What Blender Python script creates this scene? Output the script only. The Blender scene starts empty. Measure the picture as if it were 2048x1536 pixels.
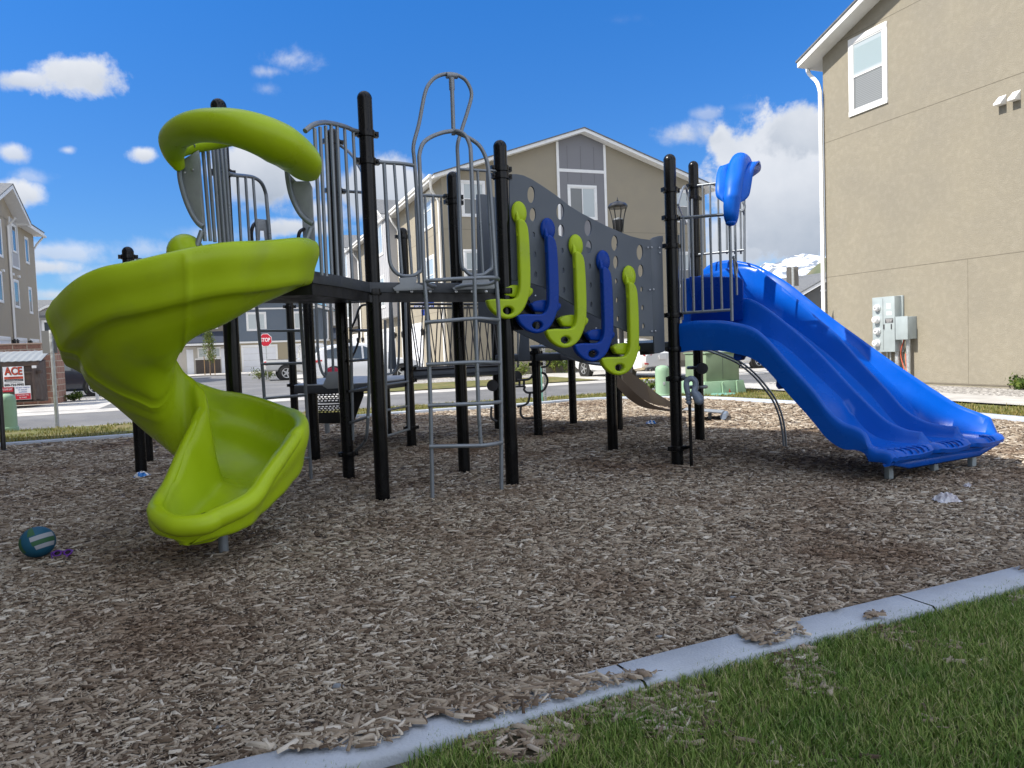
import bpy, bmesh, math, random
import numpy as np
from mathutils import Vector, Matrix
random.seed(7); rng = np.random.default_rng(11)
scene = bpy.context.scene
COL = scene.collection
# ------------------------------------------------------------------ camera
FPX, CX, CY = 1510.0, 1024.0, 768.0
PITCH, ROLL, EYE = math.atan(76/1510), math.atan(0.037), 1.33
CAM = Vector((0, 0, EYE))
Fv = Vector((0, math.cos(PITCH), -math.sin(PITCH)))
R0 = Vector((1, 0, 0)); U0 = Vector((0, math.sin(PITCH), math.cos(PITCH)))
Rc = math.cos(ROLL)*R0 - math.sin(ROLL)*U0
Uc = math.sin(ROLL)*R0 + math.cos(ROLL)*U0
def ray(px, py): return Fv + Rc*((px-CX)/FPX) - Uc*((py-CY)/FPX)
def P(px, py, d):            # point of the place seen at (px,py), d metres ahead
    r = ray(px, py); return CAM + r*(d/r.y)
def G(px, py, z=0.0):        # same, on the level z
    r = ray(px, py); return CAM + r*((z-EYE)/r.z)
def PP(px, py, A, B, off=0.0):   # same, on the upright plane through A and B (moved off towards the camera side)
    A = Vector((A[0], A[1], 0)); B = Vector((B[0], B[1], 0)); D = (B-A).normalized()
    N = Vector((D.y, -D.x, 0)); A = A + N*off
    r = ray(px, py); t = (A-CAM).dot(N)/r.dot(N)
    return CAM + r*t
U = Vector((.937, .349, 0)); U.normalize(); V = Vector((-U.y, U.x, 0)); Z = Vector((0, 0, 1))
def UV(u, v, z=0.0): return U*u + V*v + Z*z

cam = bpy.data.cameras.new('camera'); camo = bpy.data.objects.new('camera', cam); COL.objects.link(camo)
cam.sensor_width = 36; cam.lens = 36*FPX/2048; cam.clip_end = 20000; cam.clip_start = 0.05
M = Matrix((Rc, Uc, -Fv)).transposed().to_4x4(); M.translation = CAM; camo.matrix_world = M
scene.camera = camo

# ------------------------------------------------------------------ materials
def nd(nt, t, **k):
    n = nt.nodes.new(t)
    for a, b in k.items(): setattr(n, a, b)
    return n
def mat(name, col, rough=.5, metal=0.0, var=0.0, vscale=4.0, bump=0.0, bscale=60.0, col2=None, c2scale=3.0, c2lo=.45, c2hi=.6, coat=0.0, spec=.5, sss=0.0, detail=6, stretch=None):
    m = bpy.data.materials.new(name); m.use_nodes = True; nt = m.node_tree
    b = nt.nodes['Principled BSDF']; L = nt.links.new
    b.inputs['Base Color'].default_value = (*col, 1); b.inputs['Roughness'].default_value = rough
    b.inputs['Metallic'].default_value = metal; b.inputs['Coat Weight'].default_value = coat
    b.inputs['Specular IOR Level'].default_value = spec
    tc = nd(nt, 'ShaderNodeTexCoord'); src = tc.outputs['Object']
    if stretch:
        mp = nd(nt, 'ShaderNodeMapping'); mp.inputs['Scale'].default_value = stretch; L(src, mp.inputs[0]); src = mp.outputs[0]
    cur = None
    if col2:
        n = nd(nt, 'ShaderNodeTexNoise'); n.inputs['Scale'].default_value = c2scale; n.inputs['Detail'].default_value = detail; L(src, n.inputs['Vector'])
        r = nd(nt, 'ShaderNodeMapRange'); r.inputs[1].default_value = c2lo; r.inputs[2].default_value = c2hi; L(n.outputs[0], r.inputs[0])
        mx = nd(nt, 'ShaderNodeMix', data_type='RGBA'); mx.inputs[6].default_value = (*col, 1); mx.inputs[7].default_value = (*col2, 1); L(r.outputs[0], mx.inputs[0]); cur = mx.outputs[2]
    if var:
        n = nd(nt, 'ShaderNodeTexNoise'); n.inputs['Scale'].default_value = vscale; n.inputs['Detail'].default_value = 8; L(src, n.inputs['Vector'])
        r = nd(nt, 'ShaderNodeMapRange'); r.inputs[1].default_value = .3; r.inputs[2].default_value = .7; r.inputs[3].default_value = 1-var; r.inputs[4].default_value = 1+var; L(n.outputs[0], r.inputs[0])
        mx = nd(nt, 'ShaderNodeMix', data_type='RGBA', blend_type='MULTIPLY'); mx.inputs[0].default_value = 1
        if cur: L(cur, mx.inputs[6])
        else: mx.inputs[6].default_value = (*col, 1)
        L(r.outputs[0], mx.inputs[7]); cur = mx.outputs[2]
        r2 = nd(nt, 'ShaderNodeMapRange'); r2.inputs[1].default_value = .3; r2.inputs[2].default_value = .7; r2.inputs[3].default_value = max(.02, rough*(1-.35)); r2.inputs[4].default_value = min(1, rough*1.35); L(n.outputs[0], r2.inputs[0]); L(r2.outputs[0], b.inputs['Roughness'])
    if cur: L(cur, b.inputs['Base Color'])
    if bump:
        n = nd(nt, 'ShaderNodeTexNoise'); n.inputs['Scale'].default_value = bscale; n.inputs['Detail'].default_value = 5; L(src, n.inputs['Vector'])
        bp = nd(nt, 'ShaderNodeBump'); bp.inputs['Strength'].default_value = bump; bp.inputs['Distance'].default_value = .02; L(n.outputs[0], bp.inputs['Height']); L(bp.outputs[0], b.inputs['Normal'])
    if sss:
        b.inputs['Subsurface Weight'].default_value = sss; b.inputs['Subsurface Radius'].default_value = (.05, .05, .01)
    return m
def island_mat(name, stops, rough=.8, patch=None, pscale=.6, trans=0.0):
    """each chip / blade / leaf takes its own tone from a ramp; optional large soil patches"""
    m = bpy.data.materials.new(name); m.use_nodes = True; nt = m.node_tree; L = nt.links.new
    b = nt.nodes['Principled BSDF']; b.inputs['Roughness'].default_value = rough; b.inputs['Specular IOR Level'].default_value = .25
    g = nd(nt, 'ShaderNodeNewGeometry'); cr = nd(nt, 'ShaderNodeValToRGB'); L(g.outputs['Random Per Island'], cr.inputs[0])
    e = cr.color_ramp.elements
    e[0].position, e[0].color = stops[0][0], (*stops[0][1], 1); e[1].position, e[1].color = stops[-1][0], (*stops[-1][1], 1)
    for p, c in stops[1:-1]:
        x = e.new(p); x.color = (*c, 1)
    cur = cr.outputs[0]
    if patch:
        n = nd(nt, 'ShaderNodeTexNoise'); n.inputs['Scale'].default_value = pscale; n.inputs['Detail'].default_value = 5; L(g.outputs['Position'], n.inputs['Vector'])
        r = nd(nt, 'ShaderNodeMapRange'); r.inputs[1].default_value = .5; r.inputs[2].default_value = .68; r.inputs[4].default_value = .75; L(n.outputs[0], r.inputs[0])
        mx = nd(nt, 'ShaderNodeMix', data_type='RGBA', blend_type='MULTIPLY'); mx.inputs[7].default_value = (*patch, 1); L(r.outputs[0], mx.inputs[0]); L(cur, mx.inputs[6]); cur = mx.outputs[2]
    L(cur, b.inputs['Base Color'])
    if trans:
        t = nd(nt, 'ShaderNodeBsdfTranslucent'); L(cur, t.inputs[0]); ms = nd(nt, 'ShaderNodeMixShader'); ms.inputs[0].default_value = trans
        L(b.outputs[0], ms.inputs[1]); L(t.outputs[0], ms.inputs[2]); L(ms.outputs[0], nt.nodes['Material Output'].inputs[0])
    return m
def brick_mat(name, c1, c2, mortar, bw, bh, ms=.012, rough=.85, bump=.6, rot=None):
    m = bpy.data.materials.new(name); m.use_nodes = True; nt = m.node_tree; L = nt.links.new
    b = nt.nodes['Principled BSDF']; b.inputs['Roughness'].default_value = rough
    uv = nd(nt, 'ShaderNodeUVMap'); uv.uv_map = 'wall'
    br = nd(nt, 'ShaderNodeTexBrick'); br.inputs['Scale'].default_value = 1; br.inputs['Brick Width'].default_value = bw; br.inputs['Row Height'].default_value = bh; br.inputs['Mortar Size'].default_value = ms
    br.inputs['Color1'].default_value = (*c1, 1); br.inputs['Color2'].default_value = (*c2, 1); br.inputs['Mortar'].default_value = (*mortar, 1); L(uv.outputs[0], br.inputs['Vector'])
    n = nd(nt, 'ShaderNodeTexNoise'); n.inputs['Scale'].default_value = 18; n.inputs['Detail'].default_value = 6; L(uv.outputs[0], n.inputs['Vector'])
    r = nd(nt, 'ShaderNodeMapRange'); r.inputs[1].default_value = .3; r.inputs[2].default_value = .7; r.inputs[3].default_value = .75; r.inputs[4].default_value = 1.2; L(n.outputs[0], r.inputs[0])
    mx = nd(nt, 'ShaderNodeMix', data_type='RGBA', blend_type='MULTIPLY'); mx.inputs[0].default_value = 1; L(br.outputs[0], mx.inputs[6]); L(r.outputs[0], mx.inputs[7]); L(mx.outputs[2], b.inputs['Base Color'])
    bp = nd(nt, 'ShaderNodeBump'); bp.inputs['Strength'].default_value = bump; bp.inputs['Distance'].default_value = -.01; L(br.outputs['Fac'], bp.inputs['Height']); L(bp.outputs[0], b.inputs['Normal'])
    return m

M_GREEN = mat('lime_plastic', (.40, .55, .010), .34, var=.06, vscale=3.5, bump=.02, bscale=90, spec=.32, col2=(.35, .47, .03), c2scale=3.2, c2lo=.55, c2hi=.75)
M_BLUE = mat('blue_plastic', (.0005, .092, .50), .25, spec=.26, var=.06, vscale=3, bump=.012, bscale=90)
M_BLUE2 = mat('deep_blue_plastic', (.0005, .042, .30), .3, spec=.22, var=.06, vscale=3)
M_BLACK = mat('black_powder_coat', (.0045, .0045, .005), .24, var=.03, vscale=5, spec=.3)
M_TUBE = mat('silver_powder_coat', (.23, .255, .28), .38, metal=.35, var=.06, vscale=8)
M_PANEL = mat('slate_plastic_panel', (.10, .118, .142), .5, var=.05, vscale=3, bump=.03, bscale=200)
M_PANELD = mat('charcoal_deck_coat', (.05, .057, .066), .5, var=.08, vscale=6)
M_DECK = mat('black_rubber_deck', (.012, .012, .013), .55, var=.2, vscale=10)
M_PLATE = mat('grey_cast_plate', (.30, .32, .335), .45, var=.08, vscale=12, bump=.1, bscale=150)
M_GREYPL = mat('blue_grey_plastic', (.22, .27, .35), .35, var=.06)
M_BROWN = mat('brown_plastic', (.075, .052, .036), .42, var=.12, vscale=5)
M_BOLT = mat('zinc_bolt', (.5, .52, .55), .3, metal=.9)
M_GALV = mat('galvanised_steel', (.48, .5, .5), .42, metal=.6, var=.15, vscale=20)
M_CONC = mat('pale_concrete', (.50, .485, .455), .88, var=.10, vscale=3, bump=.25, bscale=70, col2=(.42, .405, .38), c2scale=1.2)
M_KERB = mat('concrete_kerb', (.40, .44, .50), .85, var=.10, vscale=5, bump=.25, bscale=90)
M_ASPH = mat('grey_asphalt', (.15, .15, .152), .9, var=.14, vscale=1.3, bump=.5, bscale=160, col2=(.185, .185, .187), c2scale=.5)
M_STUC = mat('tan_stucco', (.268, .242, .186), .92, var=.07, vscale=.9, bump=.6, bscale=75, col2=(.298, .27, .21), c2scale=8, c2lo=.45, c2hi=.72)
M_STUC2 = mat('grey_tan_stucco', (.36, .312, .24), .92, var=.06, vscale=2, bump=.4, bscale=50)
M_STUCG = mat('greige_stucco', (.30, .265, .20), .92, var=.06, vscale=2, bump=.4, bscale=50)
M_BOARD = mat('grey_board_siding', (.20, .20, .215), .7, var=.05, bump=.1, bscale=40)
M_BBLUE = mat('blue_grey_siding', (.12, .15, .19), .75, var=.06)
M_LGREY = mat('light_grey_siding', (.42, .42, .43), .75, var=.05)
M_TAUPE = mat('taupe_siding', (.22, .195, .16), .8, var=.05)
M_BEIGE = mat('beige_lower_stucco', (.33, .285, .20), .85, var=.05)
M_TRIM = mat('white_painted_trim', (.78, .78, .77), .5, var=.04, vscale=5)
M_GARAGE = mat('white_garage_door', (.70, .72, .76), .5, var=.03)
M_JOINT = mat('dark_stucco_joint', (.17, .15, .115), .95)  # dark colour of the joint strips and wall-foot bands
M_ROOF = mat('grey_shingle', (.15, .155, .16), .92, var=.25, vscale=9, bump=.6, bscale=40)
M_ROOFN = mat('navy_shingle', (.035, .045, .07), .9, var=.2, vscale=9, bump=.5, bscale=40)
M_GLASS = mat('window_glass', (.05, .065, .075), .06, var=.0, spec=.8, coat=.4)
M_BLIND = mat('pale_blind_behind_glass', (.42, .47, .48), .16, spec=.6, coat=.6)
M_BLINDD = mat('grey_screen_over_blind', (.19, .2, .2), .3, spec=.5)
M_STONE = mat('dark_ledge_stone', (.075, .062, .055), .9, var=.5, vscale=14, bump=.8, bscale=20, stretch=(1, 1, 4))
M_CWHITE = mat('white_car_paint', (.74, .75, .76), .22, var=.02, coat=.8)
M_CSILV = mat('off_white_car_paint', (.55, .55, .53), .25, coat=.8)
M_CDARK = mat('dark_blue_grey_car_paint', (.035, .045, .065), .22, metal=.4, coat=.8)
M_TYRE = mat('black_tyre', (.012, .012, .012), .8, bump=.3, bscale=60)
M_RIM = mat('alloy_wheel', (.55, .56, .57), .3, metal=.8)
M_RED = mat('red_lamp', (.45, .006, .01), .15, coat=.7)
M_REDF = mat('red_fabric', (.5, .02, .05), .7, var=.25, vscale=30, bump=.6, bscale=30)
M_SIGNR = mat('red_sign_sheet', (.5, .012, .03), .4)
M_SIGNB = mat('blue_sign_sheet', (.012, .05, .32), .4)
M_WHITE = mat('white_sign_sheet', (.8, .8, .8), .45)
M_CHAR = mat('dark_letter_ink', (.06, .06, .065), .6)
M_SIGNORG = mat('orange_red_ink', (.55, .07, .03), .5)
M_DUMP = mat('rusty_brown_steel', (.075, .052, .043), .6, var=.25, vscale=5, bump=.2, bscale=25, col2=(.12, .075, .05), c2scale=4, c2lo=.55, c2hi=.75)
M_LID = mat('weathered_grey_lid', (.25, .27, .28), .55, var=.2, vscale=8, stretch=(1, 8, 1))
M_PED = mat('utility_green', (.27, .42, .28), .55, var=.07, vscale=6)
M_PEDD = mat('olive_transformer_green', (.20, .27, .17), .55, var=.1, vscale=4)
M_TEAL = mat('teal_lid_plastic', (.16, .36, .31), .6, var=.1)
M_METER = mat('grey_meter_cabinet', (.34, .39, .40), .45, var=.06, vscale=5)
M_CLEAR = mat('clear_meter_glass', (.62, .63, .64), .12, coat=.8)
M_ORANGE = mat('orange_cable', (.6, .12, .06), .6)
M_LAMP = mat('black_lamp_iron', (.012, .012, .013), .35, coat=.3)
M_LGLASS = mat('smoky_lamp_glass', (.3, .32, .33), .15, coat=.6)
M_BARK = mat('young_bark', (.17, .115, .07), .9, var=.3, vscale=20, bump=.6, bscale=40)
M_STAKE = mat('wood_stake', (.28, .18, .09), .85, var=.2)
M_YELLOW = mat('yellow_tactile_pad', (.6, .38, .04), .75, var=.1)
M_BALLB = mat('teal_ball_panel', (.005, .09, .16), .6, bump=.2, bscale=300)
M_BALLG = mat('green_ball_panel', (.03, .115, .045), .6, bump=.2, bscale=300)
M_BALLW = mat('grey_white_ball_panel', (.36, .38, .42), .6, bump=.2, bscale=300)
M_PURP = mat('purple_plastic_frame', (.13, .02, .30), .3)
M_DLENS = mat('dark_lens', (.012, .01, .014), .08)
M_WRAPB = mat('blue_foil_wrapper', (.02, .17, .5), .25, metal=.3, col2=(.7, .72, .75), c2scale=22, c2lo=.52, c2hi=.56)
M_WRAPW = mat('white_plastic_wrapper', (.62, .62, .66), .3, col2=(.4, .38, .42), c2scale=22)
M_STONEG = mat('blue_grey_pebble', (.19, .21, .235), .8, var=.2, vscale=30)
M_SOIL = mat('mulch_soil', (.05, .036, .027), .95, var=.5, vscale=30, bump=1.0, bscale=55, col2=(.12, .085, .06), c2scale=24)
M_LAWN = mat('lawn_soil', (.09, .078, .045), .95, var=.5, vscale=25, bump=1.0, bscale=60)
M_LAWNF = mat('sunny_verge_turf', (.125, .13, .035), .95, var=.4, vscale=9, bump=1.0, bscale=50, col2=(.19, .155, .055), c2scale=1.6, c2lo=.48, c2hi=.62)
M_GRAVEL = mat('grey_gravel_bed', (.20, .185, .17), .95, var=.5, vscale=30, bump=1.0, bscale=30, col2=(.52, .50, .47), c2scale=15, c2lo=.48, c2hi=.56)
M_EARTH = mat('open_ground', (.17, .15, .10), .95, var=.3, vscale=.2)
M_HILL = mat('green_hillside', (.115, .135, .07), .95, var=.25, vscale=.012, col2=(.17, .16, .09), c2scale=.01)
M_MOUNT = mat('snowy_mountain', (.16, .19, .24), .95, col2=(.72, .75, .8), c2scale=.022, c2lo=.45, c2hi=.53, detail=14)

# ------------------------------------------------------------------ mesh building
WL = {}
class MB:
    def __init__(s): s.v = []; s.f = []; s.mi = []; s.cm = 0
    def add(s, vs, fs):
        o = len(s.v); s.v += [Vector(v) for v in vs]
        for f in fs: s.f.append([i+o for i in f]); s.mi.append(s.cm)
        return s
    def obox(s, o, ex, ey, ez):          # box from corner o spanned by three vectors
        o = Vector(o); ex = Vector(ex); ey = Vector(ey); ez = Vector(ez)
        vs = [o, o+ex, o+ex+ey, o+ey, o+ez, o+ex+ez, o+ex+ey+ez, o+ey+ez]
        fs = [(0, 3, 2, 1), (4, 5, 6, 7), (0, 1, 5, 4), (1, 2, 6, 5), (2, 3, 7, 6), (3, 0, 4, 7)]
        if ex.cross(ey).dot(ez) < 0: fs = [f[::-1] for f in fs]
        return s.add(vs, fs)
    def box(s, c, sx, sy, sz, ax=None):
        ex, ey, ez = ax if ax else (Vector((1, 0, 0)), Vector((0, 1, 0)), Z)
        return s.obox(Vector(c)-ex*sx/2-ey*sy/2-ez*sz/2, ex*sx, ey*sy, ez*sz)
    def tube(s, pts, r, seg=10, closed=False, cap=True, radii=None):
        pts = [Vector(p) for p in pts]; n = len(pts); o = len(s.v)
        tg = []
        for i in range(n):
            a = pts[(i-1) % n] if (closed or i > 0) else pts[i]; b = pts[(i+1) % n] if (closed or i < n-1) else pts[i]
            t = b-a; tg.append(t.normalized() if t.length > 1e-9 else Vector((0, 0, 1)))
        x = tg[0].cross(Z)
        if x.length < 1e-3: x = tg[0].cross(Vector((0, 1, 0)))
        x.normalize(); vs = []
        for i in range(n):
            x = x - tg[i]*x.dot(tg[i]); x.normalize(); y = tg[i].cross(x); rr = radii[i] if radii else r
            vs += [pts[i] + (x*math.cos(2*math.pi*k/seg) + y*math.sin(2*math.pi*k/seg))*rr for k in range(seg)]
        fs = []
        for i in range(n if closed else n-1):
            j = (i+1) % n
            for k in range(seg):
                l = (k+1) % seg; fs.append((i*seg+k, i*seg+l, j*seg+l, j*seg+k))
        if cap and not closed:
            fs.append(tuple(range(seg))[::-1]); fs.append(tuple((n-1)*seg+k for k in range(seg)))
        return s.add(vs, fs)
    def lathe(s, prof, c, seg=20, ax=None):    # prof = [(r, h)]
        ex, ey, ez = ax if ax else (Vector((1, 0, 0)), Vector((0, 1, 0)), Z); c = Vector(c); vs = []; fs = []
        for r, h in prof:
            vs += [c + ez*h + (ex*math.cos(2*math.pi*k/seg) + ey*math.sin(2*math.pi*k/seg))*r for k in range(seg)]
        for i in range(len(prof)-1):
            for k in range(seg):
                l = (k+1) % seg; fs.append((i*seg+k, i*seg+l, (i+1)*seg+l, (i+1)*seg+k))
        if prof[0][0] > 1e-5: fs.append(tuple(range(seg))[::-1])
        if prof[-1][0] > 1e-5: fs.append(tuple((len(prof)-1)*seg+k for k in range(seg)))
        return s.add(vs, fs)
    def prism(s, poly, vec):
        poly = [Vector(p) for p in poly]; vec = Vector(vec); n = len(poly)
        nrm = Vector((0, 0, 0))
        for i in range(n): nrm += poly[i].cross(poly[(i+1) % n])
        vs = poly + [p+vec for p in poly]
        fs = [tuple(range(n))[::-1], tuple(range(n, 2*n))] + [(i, (i+1) % n, (i+1) % n+n, i+n) for i in range(n)]
        if nrm.dot(vec) < 0: fs = [f[::-1] for f in fs]
        return s.add(vs, fs)
    def ball(s, c, rx, ry, rz, seg=16, rings=10, ax=None):
        return s.lathe_e([(math.sin(math.pi*i/rings), -math.cos(math.pi*i/rings)) for i in range(rings+1)], c, rx, ry, rz, seg, ax)
    def lathe_e(s, prof, c, rx, ry, rz, seg, ax=None):
        ex, ey, ez = ax if ax else (Vector((1, 0, 0)), Vector((0, 1, 0)), Z); c = Vector(c); vs = []; fs = []
        for r, h in prof: vs += [c + ez*h*rz + ex*math.cos(2*math.pi*k/seg)*r*rx + ey*math.sin(2*math.pi*k/seg)*r*ry for k in range(seg)]
        for i in range(len(prof)-1):
            for k in range(seg):
                l = (k+1) % seg; fs.append((i*seg+k, i*seg+l, (i+1)*seg+l, (i+1)*seg+k))
        return s.add(vs, fs)
    def grid(s, rows, closed=False, flip=False):
        n = len(rows[0]); vs = [p for r in rows for p in r]; fs = []
        for i in range(len(rows)-1):
            for k in range(n if closed else n-1):
                l = (k+1) % n; f = (i*n+k, i*n+l, (i+1)*n+l, (i+1)*n+k); fs.append(f[::-1] if flip else f)
        return s.add(vs, fs)
    def build(s, name, m, parent=None, smooth=None, bevel=0, bseg=2, merge=False):
        root = parent
        o0 = WL.get(parent.name, Vector((0, 0, 0))) if parent else Vector((0, 0, 0))
        me = bpy.data.meshes.new(name)
        me.from_pydata([tuple(v-o0) for v in s.v], [], s.f)
        ms = m if isinstance(m, (list, tuple)) else [m]
        for x in ms: me.materials.append(x)
        if len(ms) > 1: me.polygons.foreach_set('material_index', s.mi)
        if bevel or merge:
            bm = bmesh.new(); bm.from_mesh(me)
            if merge: bmesh.ops.remove_doubles(bm, verts=bm.verts, dist=1e-5)
            if bevel:
                bmesh.ops.remove_doubles(bm, verts=bm.verts, dist=1e-6)
                es = [e for e in bm.edges if len(e.link_faces) == 2 and e.calc_face_angle(0) > .5]
                bmesh.ops.bevel(bm, geom=es, offset=bevel, segments=bseg, profile=.5, affect='EDGES', clamp_overlap=True)
            bm.to_mesh(me); bm.free()
        return link(name, me, parent, smooth if smooth is not None else (.6 if bevel else None))
def link(name, me, parent=None, smooth=None):
    if smooth is not None:
        me.polygons.foreach_set('use_smooth', [True]*len(me.polygons)); me.set_sharp_from_angle(angle=smooth)
    o = bpy.data.objects.new(name, me); COL.objects.link(o)
    if parent:
        o.parent = parent; WL[o.name] = WL.get(parent.name, Vector((0, 0, 0)))
    else: WL[o.name] = Vector((0, 0, 0))
    return o
def thing(name, loc, label, cat, group=None):
    o = bpy.data.objects.new(name, None); COL.objects.link(o); o.location = loc; o.empty_display_size = .2
    WL[o.name] = Vector(loc); return tag(o, label, cat, group)
def tag(o, label, cat, group=None):
    o['label'] = label; o['category'] = cat
    if group: o['group'] = group
    return o
def struct(o): o['kind'] = 'structure'; return o
def lab(o, text): o['label'] = text; return o
def cr(pts, n=6, closed=False):       # Catmull-Rom through points
    pts = [Vector(p) for p in pts]; out = []; m = len(pts)
    for i in range(m if closed else m-1):
        p1, p2 = pts[i], pts[(i+1) % m]
        p0 = pts[(i-1) % m] if (closed or i > 0) else p1*2-p2
        p3 = pts[(i+2) % m] if (closed or i < m-2) else p2*2-p1
        for k in range(n):
            t = k/n
            out.append(.5*((2*p1) + (p2-p0)*t + (2*p0-5*p1+4*p2-p3)*t*t + (3*p1-p0-3*p2+p3)*t**3))
    if not closed: out.append(pts[-1])
    return out
def interp(keys, x):
    if x <= keys[0][0]: return np.array(keys[0][1:], float)
    for a, b in zip(keys, keys[1:]):
        if x <= b[0]:
            t = (x-a[0])/(b[0]-a[0]); t = t*t*(3-2*t)*.5+t*.5
            return np.array(a[1:], float)*(1-t)+np.array(b[1:], float)*t
    return np.array(keys[-1][1:], float)
def flat_shape(name, loops, o, ex, ey, ext, bev, m, parent=None, smooth=.7):
    """cut-out sheet: outer loop plus hole loops in the (ex,ey) plane, real thickness, rounded edges"""
    cu = bpy.data.curves.new(name, 'CURVE'); cu.dimensions = '2D'; cu.fill_mode = 'BOTH'; cu.extrude = max(ext-bev, 1e-4); cu.bevel_depth = bev; cu.bevel_resolution = 2; cu.offset = -bev
    for lp in loops:
        sp = cu.splines.new('POLY'); sp.points.add(len(lp)-1)
        for p, q in zip(sp.points, lp): p.co = (q[0], q[1], 0, 1)
        sp.use_cyclic_u = True
    t = bpy.data.objects.new('tmp', cu); me = bpy.data.meshes.new_from_object(t); bpy.data.objects.remove(t); me.name = name
    return place_mesh(name, me, o, ex, ey, m, parent, smooth)
def place_mesh(name, me, o, ex, ey, m, parent, smooth=None):
    o0 = WL.get(parent.name, Vector((0, 0, 0))) if parent else Vector((0, 0, 0))
    ex = Vector(ex); ey = Vector(ey); ez = ex.cross(ey)
    Mx = Matrix((ex, ey, ez)).transposed().to_4x4(); Mx.translation = Vector(o)-o0
    me.transform(Mx); me.materials.clear(); me.materials.append(m)
    return link(name, me, parent, smooth)
def text(name, body, o, ex, ey, size, m, parent=None, width=None, bold=0.0):
    cu = bpy.data.curves.new(name, 'FONT'); cu.body = body; cu.size = size; cu.align_x = 'CENTER'; cu.align_y = 'CENTER'; cu.extrude = .002; cu.offset = bold
    t = bpy.data.objects.new('tmp', cu); me = bpy.data.meshes.new_from_object(t); bpy.data.objects.remove(t)
    if width and len(me.vertices):
        xs = [v.co.x for v in me.vertices]; k = width/(max(xs)-min(xs)); me.transform(Matrix.Diagonal((k, 1, 1, 1)))
    return place_mesh(name, me, o, ex, ey, m, parent)
def ellipse(cx, cy, rx, ry, n=20): return [(cx+rx*math.cos(2*math.pi*k/n), cy+ry*math.sin(2*math.pi*k/n)) for k in range(n)]
def fast_mesh(name, verts, faces_loops, nper, m, parent=None, smooth=False):
    me = bpy.data.meshes.new(name); n = len(verts); nf = len(faces_loops)//nper
    me.vertices.add(n); me.vertices.foreach_set('co', np.asarray(verts, np.float32).ravel())
    me.loops.add(len(faces_loops)); me.loops.foreach_set('vertex_index', np.asarray(faces_loops, np.int32))
    me.polygons.add(nf); me.polygons.foreach_set('loop_start', np.arange(0, nf*nper, nper, dtype=np.int32))
    me.update(calc_edges=True); me.materials.append(m)
    if smooth: me.polygons.foreach_set('use_smooth', [True]*nf)
    o = bpy.data.objects.new(name, me); COL.objects.link(o); return o
# ------------------------------------------------------------------ light, sky, clouds
SUN_EL = math.radians(46); SH = Vector((-.945, -.327, 0)).normalized()      # towards the sun, level
S = (SH*math.cos(SUN_EL) + Z*math.sin(SUN_EL)).normalized()
sl = bpy.data.lights.new('sun', 'SUN'); sl.energy = 4.3; sl.angle = math.radians(.53); sl.color = (1, .94, .85)
so = bpy.data.objects.new('sun', sl); COL.objects.link(so); so.rotation_euler = S.to_track_quat('Z', 'Y').to_euler()
world = bpy.data.worlds.new('World'); scene.world = world; world.use_nodes = True; nt = world.node_tree; L = nt.links.new
bg = nt.nodes['Background']; out = nt.nodes['World Output']
sky = nd(nt, 'ShaderNodeTexSky'); sky.sky_type = 'NISHITA'; sky.sun_disc = False; sky.sun_elevation = SUN_EL; sky.sun_rotation = math.atan2(SH.x, SH.y)
sky.altitude = 1400; sky.air_density = 1.0; sky.dust_density = .6; sky.ozone_density = 2.2
hs = nd(nt, 'ShaderNodeHueSaturation'); hs.inputs['Saturation'].default_value = 1.12; hs.inputs['Hue'].default_value = .508; L(sky.outputs[0], hs.inputs['Color']); bg.inputs[1].default_value = .14
tc = nd(nt, 'ShaderNodeTexCoord'); DIR = tc.outputs['Generated']
sx = nd(nt, 'ShaderNodeSeparateXYZ'); L(DIR, sx.inputs[0]); sr = nd(nt, 'ShaderNodeMapRange'); sr.inputs[1].default_value = .02; sr.inputs[2].default_value = .42; L(sx.outputs[2], sr.inputs[0])
st1 = nd(nt, 'ShaderNodeMix', data_type='RGBA'); st1.inputs[6].default_value = (.37, .47, .58, 1); st1.inputs[7].default_value = (.24, .70, 1.0, 1); L(sr.outputs[0], st1.inputs[0])
st2 = nd(nt, 'ShaderNodeMix', data_type='RGBA', blend_type='MULTIPLY'); st2.inputs[0].default_value = 1; L(hs.outputs[0], st2.inputs[6]); L(st1.outputs[2], st2.inputs[7]); L(st2.outputs[2], bg.inputs[0])
def vm(op, a, b=None):
    n = nd(nt, 'ShaderNodeVectorMath', operation=op)
    for i, x in enumerate((a, b)):
        if x is None: continue
        if isinstance(x, (tuple, Vector)): n.inputs[i].default_value = tuple(x)
        else: L(x, n.inputs[i])
    return n.outputs['Value' if op in ('DOT_PRODUCT', 'LENGTH') else 'Vector']
def mt(op, a, b=None, c=None, clamp=False):
    n = nd(nt, 'ShaderNodeMath', operation=op); n.use_clamp = clamp
    for i, x in enumerate((a, b, c)):
        if x is None: continue
        if isinstance(x, (int, float)): n.inputs[i].default_value = x
        else: L(x, n.inputs[i])
    return n.outputs[0]
def noise(scale, detail=7, rough=.6, vec=None, dist=0.0):
    n = nd(nt, 'ShaderNodeTexNoise'); n.inputs['Scale'].default_value = scale; n.inputs['Detail'].default_value = detail; n.inputs['Roughness'].default_value = rough; n.inputs['Distortion'].default_value = dist
    L(vec if vec is not None else DIR, n.inputs['Vector']); return n.outputs[0]
nzA = noise(9, 9, .62, dist=.4); nzB = noise(26, 8, .6); nzC = noise(5, 6, .55)
nz = mt('ADD', mt('MULTIPLY', mt('SUBTRACT', nzA, .5), 2.6), mt('MULTIPLY', mt('SUBTRACT', nzB, .5), 1.35))
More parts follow.
